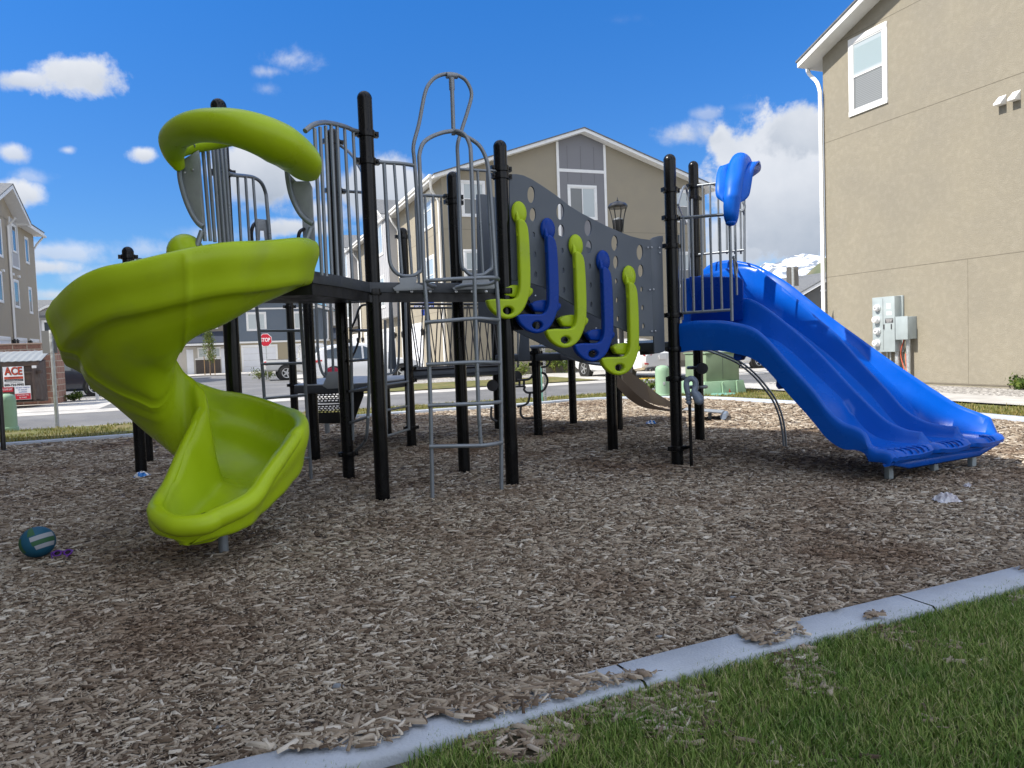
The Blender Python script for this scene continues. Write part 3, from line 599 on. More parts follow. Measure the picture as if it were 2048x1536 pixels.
# ---- spiral slide
SC = Vector((-2.30, 5.25, 0))
KEY = [(-25, 1.87, .915, .10, .21, .02, .22, .10, 0), (0, 1.855, .915, .10, .22, .05, .24, .11, 0), (40, 1.77, .885, .10, .215, .12, .13, .13, 0), (90, 1.635, .785, .10, .21, .23, .14, .12, 0), (135, 1.49, .70, .10, .21, .28, .22, .11, 0), (160, 1.41, .725, .10, .21, .29, .29, .11, 0), (180, 1.335, .785, .10, .215, .29, .34, .12, 0),
       (225, 1.06, .82, .10, .22, .27, .50, .12, 0), (270, .775, .83, .11, .225, .2, .60, .10, 0), (315, .63, .81, .12, .235, .1, .56, .10, 0), (360, .505, .785, .13, .265, .0, .44, .10, 0)]
def prof(ro, ri, zf, ho, bank, hi, sag, bump=0.0, taper=0.0):
    b = bump; zi = zf-bank; rr = .05; un = .16 if zi > .5 else .045+.115*max(0, (zi-.28)/.22)
    pts = [(ro+rr*1.0+b, zf+ho-.01), (ro+rr*.75, zf+ho+.035), (ro, zf+ho+rr), (ro-rr*.85, zf+ho+.025), (ro-rr-.01, zf+ho-.03), (ro-rr-.035, zf+ho*.45), (ro-.16, zf+.03),
           (ro*.7+ri*.3, zf-bank*.3-sag*.55), ((ro+ri)/2, zf-bank*.55-sag), (ri*.75+ro*.25, zi-sag*.75), (ri+.10, zi-.01), (ri+.055, zi+hi*.6), (ri+.04, zi+hi-.01), (ri+.005, zi+hi+.03), (ri-.04, zi+hi+.01), (ri-.055, zi+hi*.5),
           (ri-.03, zi-un*.4), (ri+.06, zi-un-b), (ri*.7+ro*.3, zi*.8+zf*.2-sag-.05-b), ((ro+ri)/2, zf-bank*.55-sag-.055-b), (ro*.75+ri*.25, zf-bank*.3-sag*.7-.03-b), (ro-.10, zf-.065-b), (ro-.015+b, zf-.04), (ro+.015+b, zf+ho*.3), (ro+rr*.9+b, zf+ho*.68)]
    return pts
def smooth_prof(pts, n=3): return [(q.x, q.y) for q in cr([Vector((a, b, 0)) for a, b in pts], n, True)]
rows = []
def sect(o, er, a): return [o + er*r + Z*z for r, z in smooth_prof(prof(*a))]
angs = sorted([-25]+list(np.linspace(-20, 360, 115))+[c0+d for c0 in (62, 148, 236) for d in (-2.2, -1.1, 0, 1.1, 2.2)])
for ph in angs:
    k = interp(KEY, ph); bump = 0
    for c0 in (62, 148, 236): bump = max(bump, .013*math.exp(-((ph-c0)/1.6)**2))
    zf, ro, ri, ho, bank, hi, sag, _ = k; a = math.radians(max(ph, 0)); er = Vector((math.cos(a), -math.sin(a), 0)); o = SC.copy()
    if ph < 0: o = o + Vector((0, -ph*.0065, 0))
    rows.append(sect(o, er, (ro, ri, zf, ho, bank, hi, sag, bump)))
EX = [(.0, .505, .785, .13, .265, 0, .44, .10), (.18, .425, .775, .13, .235, 0, .32, .10), (.36, .35, .745, .125, .185, 0, .17, .085), (.5, .30, .72, .125, .14, 0, .13, .065), (.6, .285, .67, .145, .11, 0, .105, .05), (.68, .28, .60, .205, .09, 0, .09, .035), (.72, .275, .545, .26, .075, 0, .075, .025), (.75, .27, .49, .32, .06, 0, .06, .012)]
def cen(r): return sum(r, Vector((0, 0, 0)))/len(r)
for Lx in np.linspace(.03, .75, 34):
    zf, ro, ri, ho, bank, hi, sag = interp(EX, Lx); o = SC+Vector((-.085*min(1, Lx/.4), -Lx, 0)); rows.append(sect(o, Vector((1, 0, 0)), (ro, ri, zf, ho, bank, hi, sag, 0)))
mb = MB(); mb.grid(rows, closed=True, flip=True); n_ = len(rows[0]); mb.f.append(list(range(n_))); mb.mi.append(0); mb.f.append([len(mb.v)-n_+k for k in range(n_)][::-1]); mb.mi.append(0)
spiral = mb.build('spiral_slide', M_GREEN, PS, smooth=1.1)
bm = bmesh.new(); bm.from_mesh(spiral.data); bmesh.ops.recalc_face_normals(bm, faces=bm.faces); bm.to_mesh(spiral.data); bm.free()
# front lip closes the chute: a rolled rim running round the end
ends = []
for ph in (318, 332, 346): k = interp(KEY, ph); a = math.radians(ph); er = Vector((math.cos(a), -math.sin(a), 0)); ends.append(SC+er*k[1]+Z*(k[0]+k[3]))
for Lx in (.05, .2, .35, .48, .58, .66, .715): k = interp(EX, Lx); ends.append(SC+Vector((k[1]+.01-.085*min(1, Lx/.4), -Lx, k[0]+k[3])))
ends += [SC+Vector((.435, -.77, .335)), SC+Vector((.335, -.79, .33)), SC+Vector((.245, -.775, .335))]
for Lx in (.715, .66, .58, .48, .35, .2, .05): k = interp(EX, Lx); ends.append(SC+Vector((k[2]-.01-.085*min(1, Lx/.4), -Lx, k[0]-k[4]+k[5])))
ends = cr(ends, 5); nl = len(ends)
lip = MB(); lip.tube(ends, .06, 14, radii=[.022+.042*min(1, 2.6*min(i, nl-1-i)/(nl-1))**.7 for i in range(nl)]); lip.build('slide_lip', M_GREEN, spiral, smooth=1.2)
# rounded inner start of the chute, its foot flanges, leg and drain covers
MB().ball(P(372, 507, 5.5), .125, .16, .14, 20, 12).build('entry_knob', M_GREEN, spiral, smooth=1.5)
def flange(poly, d, dy):
    MB().prism([P(x, y, d) for x, y in poly], Vector((0, dy, 0))).build('foot_flange', M_GREEN, spiral, bevel=.015)
flange([(352, 1060), (424, 1060), (428, 1084), (392, 1091), (356, 1092)], 4.62, .2); flange([(452, 1042), (500, 1005), (536, 985), (503, 1050), (470, 1058)], 4.85, .1)
g = G(448, 1110); MB().lathe([(.032, -.2), (.032, .26)], (g.x, g.y, 0), 16).build('support_leg', M_TUBE, spiral, smooth=.8)
for px, py in ((413, 1027), (443, 1026)):
    c0 = P(px, py, 4.72); MB().add([c0+Vector((dx*.026, dy*.034, .006)) for dx, dy in ((-1, -.5), (-.4, -.9), (.8, -.6), (1, -.1), (.3, .7), (-.5, .6))], [(0, 1, 2, 3, 4, 5)]).prism([c0+Vector((dx*.026, dy*.034, -.02)) for dx, dy in ((-1, -.5), (-.4, -.9), (.8, -.6), (1, -.1), (.3, .7), (-.5, .6))], Z*.026).build('drain_cover', M_STONEG, spiral)
# ---- hood over the spiral slide: one swept band, thick at the right shoulder
hc = cr([P(361, 338, 5.46), P(348, 308, 5.38), P(350, 276, 5.22), P(385, 254, 5.02), P(440, 250, 4.92), P(500, 261, 4.93), P(556, 285, 5.04), P(595, 315, 5.24), P(608, 345, 5.42)], 7)
hr = [(.035, .05), (.075, .06), (.105, .085), (.125, .10), (.135, .115), (.16, .13), (.185, .145), (.18, .125), (.115, .07)]
rows = []; ctr = P(480, 300, 5.5)
nH = len(hc)
for i, p in enumerate(hc):
    t = (hc[min(i+1, nH-1)]-hc[max(i-1, 0)]).normalized(); q = i/(nH-1)*(len(hr)-1); j = min(int(q), len(hr)-2); f = q-j
    a = hr[j][0]*(1-f)+hr[j+1][0]*f; b = hr[j][1]*(1-f)+hr[j+1][1]*f
    x = (p-ctr); x = (x-t*x.dot(t)).normalized(); y = t.cross(x)
    rows.append([p + x*math.cos(w)*a + y*math.sin(w)*b*(1.0 if math.sin(w) > 0 else .9) for w in np.linspace(0, 2*math.pi, 24, endpoint=False)])
mb = MB(); mb.grid(rows, closed=True); mb.f.append(list(range(24))[::-1]); mb.mi.append(0); mb.f.append([len(mb.v)-24+k for k in range(24)]); mb.mi.append(0)
hood = mb.build('slide_hood', M_GREEN, PS, smooth=1.2)
bm = bmesh.new(); bm.from_mesh(hood.data); bmesh.ops.recalc_face_normals(bm, faces=bm.faces); bm.to_mesh(hood.data); bm.free()
md = hood.modifiers.new('round', 'SUBSURF'); md.levels = 1; md.render_levels = 1
# rear band of the hood joining it to the barrier
MB().tube(cr([P(352, 300, 5.42), P(385, 290, 5.5), P(430, 282, 5.6), P(475, 275, 5.62), P(530, 285, 5.6)], 6), .05, 14, radii=[.06+.0*i for i in range(25)]).build('hood_brace', M_GREEN, hood, smooth=1.2)
for pl, d, rim in (([(360, 322), (396, 300), (400, 322), (403, 400), (407, 452), (396, 446), (384, 428), (371, 398), (361, 360)], 5.47, [(358, 325), (361, 360), (371, 398), (384, 428), (396, 446), (406, 454)]),
                   ([(576, 345), (592, 362), (618, 362), (624, 375), (627, 446), (614, 441), (599, 425), (584, 394), (577, 365)], 5.47, [(574, 340), (577, 365), (584, 394), (599, 425), (614, 441), (626, 448)])):
    o = MB().prism([P(x, y, d) for x, y in pl], Vector((0, .02, 0))).build('side_plate', M_PLATE, hood, bevel=.005)
    MB().tube(cr([P(x, y, d-.01) for x, y in rim], 4), .019, 10).build('plate_rim', M_TUBE, o, smooth=.9)
    for bx, by in ((rim[0][0]+11, rim[0][1]+20), (rim[0][0]+27, rim[0][1]+14)): MB().lathe([(.011, 0), (.011, .008), (0, .011)], P(bx, by, d), 8, (Vector((1, 0, 0)), Z, Vector((0, -1, 0)))).build('bolt', M_BOLT, o)
for q in ([P(404, 462, 5.47), P(394, 492, 5.45)], [P(622, 456, 5.47), P(612, 482, 5.45)]): tb('hood_strap', [q], .02, parent=hood)
# ---- bar from the outer post, disc panel, ladders
tb('overhead_bar', [[P(262, 524, 8.9), P(420, 520, 6.6)], cr([P(270, 524, 8.85), P(282, 519, 8.7), P(290, 532, 8.6), P(296, 556, 8.5)], 5)], .019)
dc = MB(); dc.lathe([(0, .02), (.155, .02), (.17, .012), (.17, -.012), (0, -.012)], P(271, 800, 8.74), 40, (Vector((1, 0, 0)), Z, Vector((0, -1, 0)))); do = dc.build('disc_panel', M_GREYPL, PS, smooth=.6)
tb('disc_groove', [[P(250, 812, 8.715), P(280, 803, 8.715)], [P(276, 798, 8.715), P(289, 822, 8.715)]], .003, M_CHAR, do)
ld = tb('rung_ladder', [[P(512, 600, 7.75), P(525, 740, 7.85), P(540, 965, 7.9)], [P(600, 606, 7.75), P(610, 760, 7.85), P(623, 965, 7.9)]], .0175)
for ya, yb, xa, xb in ((661, 661, 517, 604), (728, 726, 522, 608), (797, 790, 529, 613), (860, 853, 533, 618), (921, 916, 538, 621)): tb('rung', [[P(xa, ya, 7.8), P(xb, yb, 7.85)]], .0145, parent=ld)
ld = tb('rung_ladder', [cr([P(735, 600, 7.4), P(738, 700, 7.4), P(738, 780, 7.4), P(736, 830, 7.42), P(733, 872, 7.5), P(726, 888, 7.7), P(712, 901, 7.9)], 5), [P(700, 600, 7.9), P(706, 880, 7.95)]], .0165)
for ya, yb in ((661, 661), (722, 719), (783, 775), (846, 834)): tb('rung', [[P(700, ya, 7.9), P(737, yb, 7.4)]], .0145, parent=ld)
ld = tb('rung_ladder', [[P(811, 605, 10.0), P(813, 680, 10.0), P(818, 860, 10.0)], [P(770, 640, 9.2), P(773, 873, 9.2)]], .018)
for ya, yb in ((770, 763), (821, 812), (873, 859)): tb('rung', [[P(771, ya, 9.2), P(816, yb, 10.0)]], .0155, parent=ld)
# ---- lower platform, bridge, transfer steps behind
LZ = .93
low = [P(588, 766, 9.3), P(690, 770, 9.1), P(740, 769, 9.3), P(808, 764, 10.0), P(830, 748, 11.4), P(700, 752, 12.0), P(640, 752, 11.6)]
MB().prism([Vector((p.x, p.y, LZ-.09)) for p in low], Z*.09).build('lower_deck', M_PANELD, PS, bevel=.006)
MB().prism([Vector((p.x*1.0, p.y, LZ+.004)) for p in low], Z*.012).build('deck_mat', M_PLATE, PS)
k1 = [(652, 755), (656, 744), (700, 742), (700, 775), (655, 778), (645, 772)]
MB().prism([P(x, y, 9.0) for x, y in k1], Vector((0, .012, 0))).build('kick_plate', M_PLATE, PS, bevel=.003)
tb('barrier', [cr([P(632, 605, 9.1), P(636, 700, 9.1), P(641, 735, 9.1), (P(650, 752, 9.1)), P(666, 756, 9.1), P(690, 754, 9.1)], 5), [P(647, 605, 9.1), P(653, 753, 9.1)], [P(661, 605, 9.1), P(667, 755, 9.1)]], .0165)
tb('barrier', [cr([P(797, 605, 10.2), P(798, 690, 10.2), P(796, 728, 10.2), P(788, 744, 10.2), P(772, 749, 10.2)], 5), [P(780, 605, 10.2), P(782, 745, 10.2)]], .017)
MB().prism([P(x, y, 10.5) for x, y in ((779, 600), (784, 600), (793, 738), (776, 738))], Vector((0, .03, 0))).build('wedge_panel', M_PANEL, PS, bevel=.006)
tb('handrail', [cr([P(736, 609, 10.4), P(724, 611, 10.4), P(717, 620, 10.4), P(712, 636, 10.4), P(702, 658, 10.4)], 5), cr([P(716, 628, 10.3), P(718, 650, 10.3), P(718, 676, 10.3), P(711, 700, 10.3), P(702, 718, 10.3)], 5)], .016, M_LAMP)
tsd = 11.6; tsx = Vector((1, 0, 0))
ts = MB(); ts.prism([P(x, y, tsd) for x, y in ((700, 782), (727, 776), (727, 791), (707, 845), (700, 849))], Vector((0, .03, 0))); ts.prism([P(x, y, tsd) for x, y in ((633, 826), (704, 826), (704, 847), (633, 847))], Vector((0, .04, 0)))
tso = ts.build('transfer_steps', M_DECK, PS, bevel=.004)
for y0, y1, ny in ((783, 806, 5), (807, 828, 5)):
    a = P(633, y1, tsd); b = P(702, y0, tsd); W_ = b.x-a.x; H_ = b.z-a.z; holes = []
    for r_ in range(ny-1):
        for c_i in range(9): holes.append([(W_*((c_i+.5+(.35 if r_ % 2 else 0))/9.6)+dx*W_*.034, H_*(.18+r_*.2)+dz*H_*.055) for dx, dz in ((-1, -1), (1, -1), (1, 1), (-1, 1))])
    flat_shape('step_riser', [[(0, 0), (W_, 0), (W_, H_), (0, H_)]]+holes, a, tsx, Z, .004, 0, M_DECK, tso, None)
for y in (784, 807): MB().obox(P(640, y, tsd-.02), P(698, y-1, tsd-.02)-P(640, y, tsd-.02), Vector((0, .04, 0)), Z*.022).build('step_edge', M_PLATE, tso)
g = G(655, 868); MB().lathe([(.04, -.1), (.04, .22)], (g.x, g.y, 0), 12).build('step_leg', M_TUBE, tso, smooth=.8)
# bridge with slanting infill rods
def bridge(dl, dr, zoff, xa=822, xb=1010):
    a = P(xa, 742, dl); b = P(xb, 736, dr); a.z = b.z = 1.03
    f = MB(); f.obox(a-Z*.09, b-a, Vector((0, .05, 0)), Z*.1); bo = f.build('bridge_beam', M_PANEL, PS, bevel=.006)
    tb('bridge_rail', [[a+Z*.92, b+Z*.92], [a+Z*.02, b+Z*.02]], .018, M_LAMP, bo)
    rods = []; n = 13
    for i in range(n):
        t = (i+.5)/n; p = a.lerp(b, t); s = .055 if i % 2 else -.055; s2 = s*(b-a).normalized(); rods.append([p-s2*.9+Z*.02, p+s2*.9+Z*.92])
    tb('bridge_rods', rods, .0085, M_CHAR, bo, 6)
    return a, b
b1 = bridge(10.3, 11.2, 0); b2 = bridge(11.3, 12.2, 0, 826, 1030)
MB().prism([b1[0]-Z*.06, b1[1]-Z*.06, b2[1]-Z*.06, b2[0]-Z*.06], -Z*.05).build('bridge_deck', M_PANELD, PS)
flat_shape('bolt_plate', [ellipse(0, 0, .04, .03)], P(832, 734, 10.27), Vector((1, 0, 0)), Z, .004, 0, M_PLATE, PS)
# ---- platform behind the pods, loop climber, little brown slide
lz2 = 1.2
pl2 = [P(1062, 700, 11.0), P(1120, 705, 10.6), P(1235, 720, 10.9), P(1248, 715, 12.4), P(1140, 700, 12.9), P(1000, 700, 12.4), P(990, 700, 11.4)]
MB().prism([Vector((p.x, p.y, lz2-.1)) for p in pl2], Z*.1).build('rear_deck', M_PANELD, PS, bevel=.006)
tb('rear_rim', [cr([P(1062, 694, 10.9), P(1090, 693, 10.7), P(1105, 695, 10.6), P(1125, 706, 10.5), P(1150, 718, 10.5), P(1180, 726, 10.5), P(1205, 729, 10.5)], 5)], .024, M_GREYPL)
MB().prism([P(x, y, 10.7) for x, y in ((1044, 610), (1056, 610), (1060, 720), (1036, 722))], Vector((0, .03, 0))).build('wedge_panel', M_PANEL, PS, bevel=.006)
tb('handrail', [cr([P(1100, 705, 11.3), P(1100, 722, 11.3), P(1094, 732, 11.3), P(1082, 735, 11.3)], 5), [P(1036, 610, 11.2), P(1036, 735, 11.2)], [P(1084, 640, 11.4), P(1080, 700, 11.4)], cr([P(1020, 690, 11.3), P(1026, 720, 11.3), P(1035, 716, 11.3)], 4)], .0155)
lp = [[(1066, 748), (1063, 754), (1055, 759), (1034, 760)], [(1039, 760), (1039, 773)], [(1048, 760), (1048, 773)], [(1030, 773), (1049, 773), (1048, 779), (1054, 785), (1068, 785)], [(1060, 786), (1058, 799), (1055, 806), (1047, 811), (1034, 813)], [(1042, 813), (1041, 824), (1043, 831), (1049, 836), (1068, 836)],
      [(1083, 745), (1091, 749), (1095, 759), (1094, 768), (1089, 778), (1082, 784)], [(983, 813), (982, 830), (985, 838), (994, 843)]]
lc_ = tb('loop_climber', [cr([P(x, y, 11.0) for x, y in l], 5) for l in lp[:6]], .0165, M_CHAR, seg=8)
for l in lp[6:]: tb('climber_loop', [cr([P(x, y, 11.0) for x, y in l], 5)], .0165, M_CHAR, lc_, 8)
for x, y in ((985, 771), (1033, 753)): MB().lathe([(.085, -.02), (.085, .02), (0, .03)], P(x, y, 11.2), 20, (Vector((1, 0, 0)), Z, Vector((0, -1, 0)))).build('step_disc', M_CHAR, PS, smooth=.6)
ts_ = MB()
def board(top, bot, d0, d1, th):
    n = len(top); rows = []
    for i in range(n):
        d = d0+(d1-d0)*i/(n-1); a = P(*top[i], d); b = P(*bot[i], d); rows.append([a, b, b+Vector((0, th, 0)), a+Vector((0, th, 0))])
    cols = [cr(c, 4) for c in zip(*rows)]; m = MB(); m.grid([list(r) for r in zip(*cols)], closed=True, flip=True); m.f += [[0, 1, 2, 3], [len(m.v)-4+k for k in (3, 2, 1, 0)]]; m.mi += [0, 0]; return m
to_ = board([(1234, 748), (1262, 778), (1288, 800), (1312, 812), (1345, 820), (1372, 823)], [(1234, 774), (1257, 797), (1282, 813), (1310, 819), (1345, 824), (1372, 826)], 11.2, 11.95, .10).build('toddler_slide', M_BROWN, PS, smooth=.9)
board([(1244, 735), (1266, 748), (1290, 766), (1309, 783), (1337, 801), (1372, 819)], [(1246, 760), (1272, 789), (1303, 807), (1325, 812), (1345, 815), (1372, 822)], 11.8, 12.5, .10).build('side_board', M_BROWN, to_, smooth=.9)
N0, N1, F0, F1 = P(1366, 821, 11.95), P(1444, 827, 12.1), P(1372, 817, 12.55), P(1449, 822, 12.75)
MB().prism([N0, N1, F1, F0], Z*.018).build('run_out_plate', M_PLATE, to_, bevel=.004)
MB().tube([N1-Z*.05+Vector((.02, 0, 0)), F1-Z*.05+Vector((.02, 0, 0))], .052, 12).build('slide_lip', M_GREYPL, to_, smooth=.8)
g = G(1414, 838); MB().lathe([(.03, -.1), (.03, .12)], (g.x, 12.3, 0), 10).build('support_leg', M_TUBE, to_, smooth=.8)
# ---- wavy panel with oval holes and five climbing pods, between posts B and C
DBC = (pC-pB).normalized(); NBC = Vector((DBC.y, -DBC.x, 0))
def bc2(px, py, off=0.0):
    p = PP(px, py, pB, pC, off); q = p-(pB+NBC*off); return (q.dot(DBC), p.z)
cz = lambda x, y: (1000+x*.24414, 340+y*.24414)         # crop pixel of my notes to photo pixel
top = [(72, 35), (130, 34), (190, 45), (260, 78), (350, 135), (450, 203), (560, 290), (660, 352), (760, 405), (860, 455), (960, 500), (1060, 540), (1150, 564), (1225, 573)]
bot = [(1262, 1362), (1145, 1362), (1035, 1325), (930, 1280), (820, 1220), (710, 1165), (600, 1105), (480, 1035), (350, 960), (270, 935), (190, 915), (85, 903)]
hol = [(252, 203, 30, 68), (265, 367, 25, 55), (271, 532, 10, 22), (282, 695, 11, 24), (289, 858, 11, 24), (490, 342, 30, 66), (497, 502, 25, 54), (506, 664, 10, 23), (514, 825, 10, 23), (521, 985, 10, 23), (717, 475, 28, 65), (724, 632, 23, 53), (731, 790, 9, 22), (738, 947, 9, 22), (744, 1103, 9, 22), (935, 600, 26, 62), (944, 757, 20, 52), (948, 912, 9, 22), (955, 1067, 9, 22), (962, 1221, 9, 22), (1142, 675, 26, 62), (1149, 827, 22, 52), (1156, 979, 9, 22), (1164, 1130, 9, 22), (1171, 1280, 9, 22)]
outl = [bc2(*cz(x, y)) for x, y in top+bot]
hl = [[bc2(*cz(*q)) for q in ellipse(*h, 22)] for h in hol]
panel = flat_shape('climbing_panel', [outl]+hl, pB, DBC, Z, .010, .003, M_PANEL, PS)
for x, y in ((1211, 636), (1242, 634), (1305, 636), (1308, 678), (1228, 982), (1258, 978), (1243, 1322), (1273, 1320), (290, 1030), (787, 1297)): MB().lathe([(.009, 0), (.009, .008), (0, .011)], PP(*cz(x, y), pB, pC, .03), 8, (DBC, Z, NBC)).build('bolt', M_BOLT, panel)
fold = [(1229, 575), (1258, 552), (1300, 540), (1335, 538), (1338, 580), (1330, 596), (1352, 1485), (1310, 1500), (1266, 1505)]
MB().prism([PP(*cz(x, y), pB, pC, .012) for x, y in fold], -NBC*.022).build('end_panel', M_PANEL, PS, bevel=.004)
# second panel on the far side of the crossing
off2 = -.95
o2 = [(a, z) for a, z in [bc2(*cz(x, y)) for x, y in top]] + [(bc2(*cz(1262, 0))[0], 1.08), (bc2(*cz(930, 0))[0], 1.12), (bc2(*cz(600, 0))[0], 1.33), (bc2(*cz(270, 0))[0], 1.55), (.05, 1.6)]
flat_shape('rear_panel', [[(a*1.04+.05, z) for a, z in o2]]+[[(a*1.04+.05, z) for a, z in h] for h in hl if abs(h[0][0]-h[11][0]) > .09], pB+NBC*off2, DBC, Z, .010, .003, M_PANEL, PS)
MB().prism([PP(x, y, pB, pC, -.9) for x, y in ((1288, 692), (1308, 690), (1308, 708), (1289, 710))], -NBC*.1).build('end_block', M_PANELD, PS, bevel=.004)
# black stepped stringer that carries the pods
st = MB()
for tri in ([(1010, 588), (1059, 600), (1076, 638), (1070, 660), (1012, 660)], [(1108, 618), (1128, 655), (1100, 658), (1080, 650)], [(1162, 648), (1182, 688), (1150, 690), (1130, 680)], [(1218, 678), (1236, 710), (1205, 712), (1185, 705)]): st.prism([PP(x, y, pB, pC, -.03) for x, y in tri], -NBC*.05)
st.build('pod_stringer', M_BLACK, PS, bevel=.004)
podo = [(602, 705), (608, 850), (613, 1000), (617, 1150), (612, 1240), (585, 1293), (520, 1303), (440, 1302), (374, 1312), (370, 1332), (388, 1376), (430, 1422), (480, 1450), (530, 1458), (590, 1438), (640, 1390), (676, 1310), (694, 1240), (699, 1150), (697, 1000), (690, 850), (682, 755), (668, 705), (648, 680), (628, 668), (608, 676)]
podh = ellipse(527, 1393, 39, 30, 18)
OFFP = .10
def cpod(q): return bc2(*cz(*q), OFFP)
d3 = cpod((620, 620)); P3 = [[cpod(q) for q in podo], [cpod(q) for q in podh]]
P3 = [[(a-d3[0], z-d3[1]) for a, z in l] for l in P3]
sh = [[(q.x, q.y) for q in cr([Vector((*p, 0)) for p in P3[0]], 3, True)], P3[1]]
stub = [(500, 1220), (545, 1192), (600, 1183), (700, 1188), (745, 1214), (742, 1246), (715, 1282), (600, 1284), (532, 1277)]
ST3 = [(a-d3[0], z-d3[1]) for a, z in (cpod(q) for q in stub)]
pods = [(155, 352, M_GREEN, 'lime'), (390, 487, M_BLUE2, 'deep blue'), (620, 620, M_GREEN, 'lime'), (843, 748, M_BLUE2, 'deep blue'), (1056, 872, M_GREEN, 'lime')]
for x, y, m, nm in pods:
    a, z = cpod((x, y)); org = pB+NBC*OFFP+DBC*a+Z*z
    po = flat_shape('climbing_pod', sh, org, DBC, Z, .036, .017, m, PS, .9); lab(po, nm+' plastic')
    # disc that bolts it to the panel, and the foot step that runs back to the stringer
    MB().ball(pB+NBC*.03+DBC*bc2(*cz(x, y), .03)[0]+Z*bc2(*cz(x, y), .03)[1], .080, .112, .034, 24, 12, (DBC, Z, NBC)).build('mounting_disc', m, po, smooth=1.2)
    neck = MB(); neck.tube(cr([org-NBC*.055+Z*.03, org-NBC*.03-Z*.06, org-Z*.22], 5), .03, 10, radii=list(np.linspace(.012, .036, 11))); neck.build('neck', m, po, smooth=1.2)
    s3 = MB(); s3.prism([org-NBC*.035+DBC*p+Z*q for p, q in ST3], -NBC*.09); s3.build('foot_step', m, po, bevel=.018, bseg=3)
# ---- right tower
DCD = (pD-pC).normalized(); RT = Vector((DCD.y, -DCD.x, 0)).normalized()
tw = [pC+Vector((0, 0, 0)), pD, pD-RT*1.25, pC-RT*1.15+DCD*.2]
MB().prism([Vector((p.x, p.y, 1.22)) for p in tw], Z*.09).build('tower_deck', M_PANELD, PS, bevel=.006)
E1 = P(1462, 530, 7.62)
tb('barrier', [[P(1362, 436, 7.98), P(1462, 428, 7.62)], [P(1366, 626, 7.98), P(1462, 620, 7.62)], [P(1459, 424, 7.62), P(1464, 642, 7.62)]], .0165)
tb('barrier_bars', [[P(a, 436, d), P(b, 624, d)] for a, b, d in ((1367, 1371, 7.95), (1384, 1388, 7.88), (1402, 1406, 7.82), (1420, 1425, 7.76), (1439, 1444, 7.7))], .0125)
tb('barrier', [[P(1394, 371, 9.85), P(1490, 360, 9.5)], [P(1396, 509, 9.85), P(1488, 500, 9.5)], [P(1488, 358, 9.5), P(1489, 528, 9.5)], cr([P(1482, 395, 9.5), P(1486, 404, 9.45), P(1489, 412, 9.45), P(1487, 422, 9.45), P(1481, 420, 9.5)], 4)], .0165)
tb('barrier_bars', [[P(a, 370, d), P(a+2, 508, d)] for a, d in ((1405, 9.8), (1420, 9.74), (1436, 9.7), (1452, 9.64), (1468, 9.6), (1480, 9.55))], .0125)
tb('barrier', [cr([P(1356, 410, 8.3), P(1363, 384, 8.7), P(1369, 373, 8.9), P(1374, 384, 9.1), P(1377, 430, 9.1), P(1380, 600, 9.1)], 5), [P(1357, 470, 8.1), P(1359, 640, 8.1)], [P(1362, 440, 8.3), P(1365, 640, 8.3)], [P(1376, 384, 9.2), P(1380, 610, 9.2)], [P(1384, 398, 9.4), P(1388, 610, 9.4)], [P(1352, 562, 8.1), P(1378, 560, 9.2)], [P(1356, 410, 8.0), P(1372, 448, 9.0)]], .013)
tb('grab_loop', [cr([P(1467, 512, 7.7), P(1470, 545, 7.75), P(1472, 552, 7.8), P(1474, 530, 7.85), P(1466, 515, 7.72)], 5), [P(1470, 440, 7.9), P(1474, 590, 7.9)]], .011)
# wide slide: four rims traced in their own upright planes, lanes stepped between them
nS, nE = Vector((1.74, 8.02, 0)), Vector((3.14, 6.45, 0)); fS, fE = Vector((2.55, 9.62, 0)), Vector((4.60, 7.254, 0))
def pl_(i): return nS.lerp(fS, i), nE.lerp(fE, i)
RIM = [(0, [(1360, 648), (1385, 643), (1409, 642), (1440, 642), (1464, 645), (1504, 655), (1534, 677), (1577, 724), (1628, 779), (1658, 819), (1687, 845), (1712, 854), (1731, 867), (1743, 892), (1757, 901)]),
       (.36, [(1380, 556), (1420, 555), (1462, 556), (1474, 594), (1501, 598), (1537, 618), (1592, 662), (1647, 713), (1702, 772), (1738, 808), (1775, 841), (1811, 858), (1830, 862), (1850, 865)]),
       (.68, [(1385, 556), (1440, 540), (1480, 532), (1515, 538), (1540, 555), (1595, 598), (1640, 640), (1672, 666), (1720, 721), (1775, 779), (1811, 819), (1848, 841), (1884, 850), (1917, 853), (1934, 856)]),
       (1, [(1396, 590), (1403, 546), (1425, 527), (1455, 521), (1479, 523), (1510, 530), (1539, 544), (1577, 567), (1610, 593), (1665, 637), (1720, 677), (1775, 717), (1829, 754), (1884, 790), (1921, 812), (1968, 830), (1986, 841), (1996, 866), (2008, 880)])]
rim = []
for i, l in RIM:
    A, B = pl_(i); pts = cr([PP(x, y, A, B) for x, y in l], 5); D = (B-A); D2 = D.dot(D)
    s = np.array([(Vector((p.x, p.y, 0))-A).dot(D)/D2 for p in pts]); z = np.array([p.z for p in pts])
    for k in range(1, len(s)): s[k] = max(s[k], s[k-1]+1e-4)
    rim.append((A, B, s, z))
def rz(k, s): return float(np.interp(s, rim[k][2], rim[k][3]))
LIPZ = .315
def lip_z(s): return LIPZ+.015*math.sin(min(max((s-.9)/.1, 0), 1)*math.pi)
s0, s1 = -.03, 1.0; rows = []
ends_ = [1.0, rim[1][2][-1], rim[2][2][-1], 1.0]
def at(k, s): A, B = rim[k][0], rim[k][1]; return A.lerp(B, s)
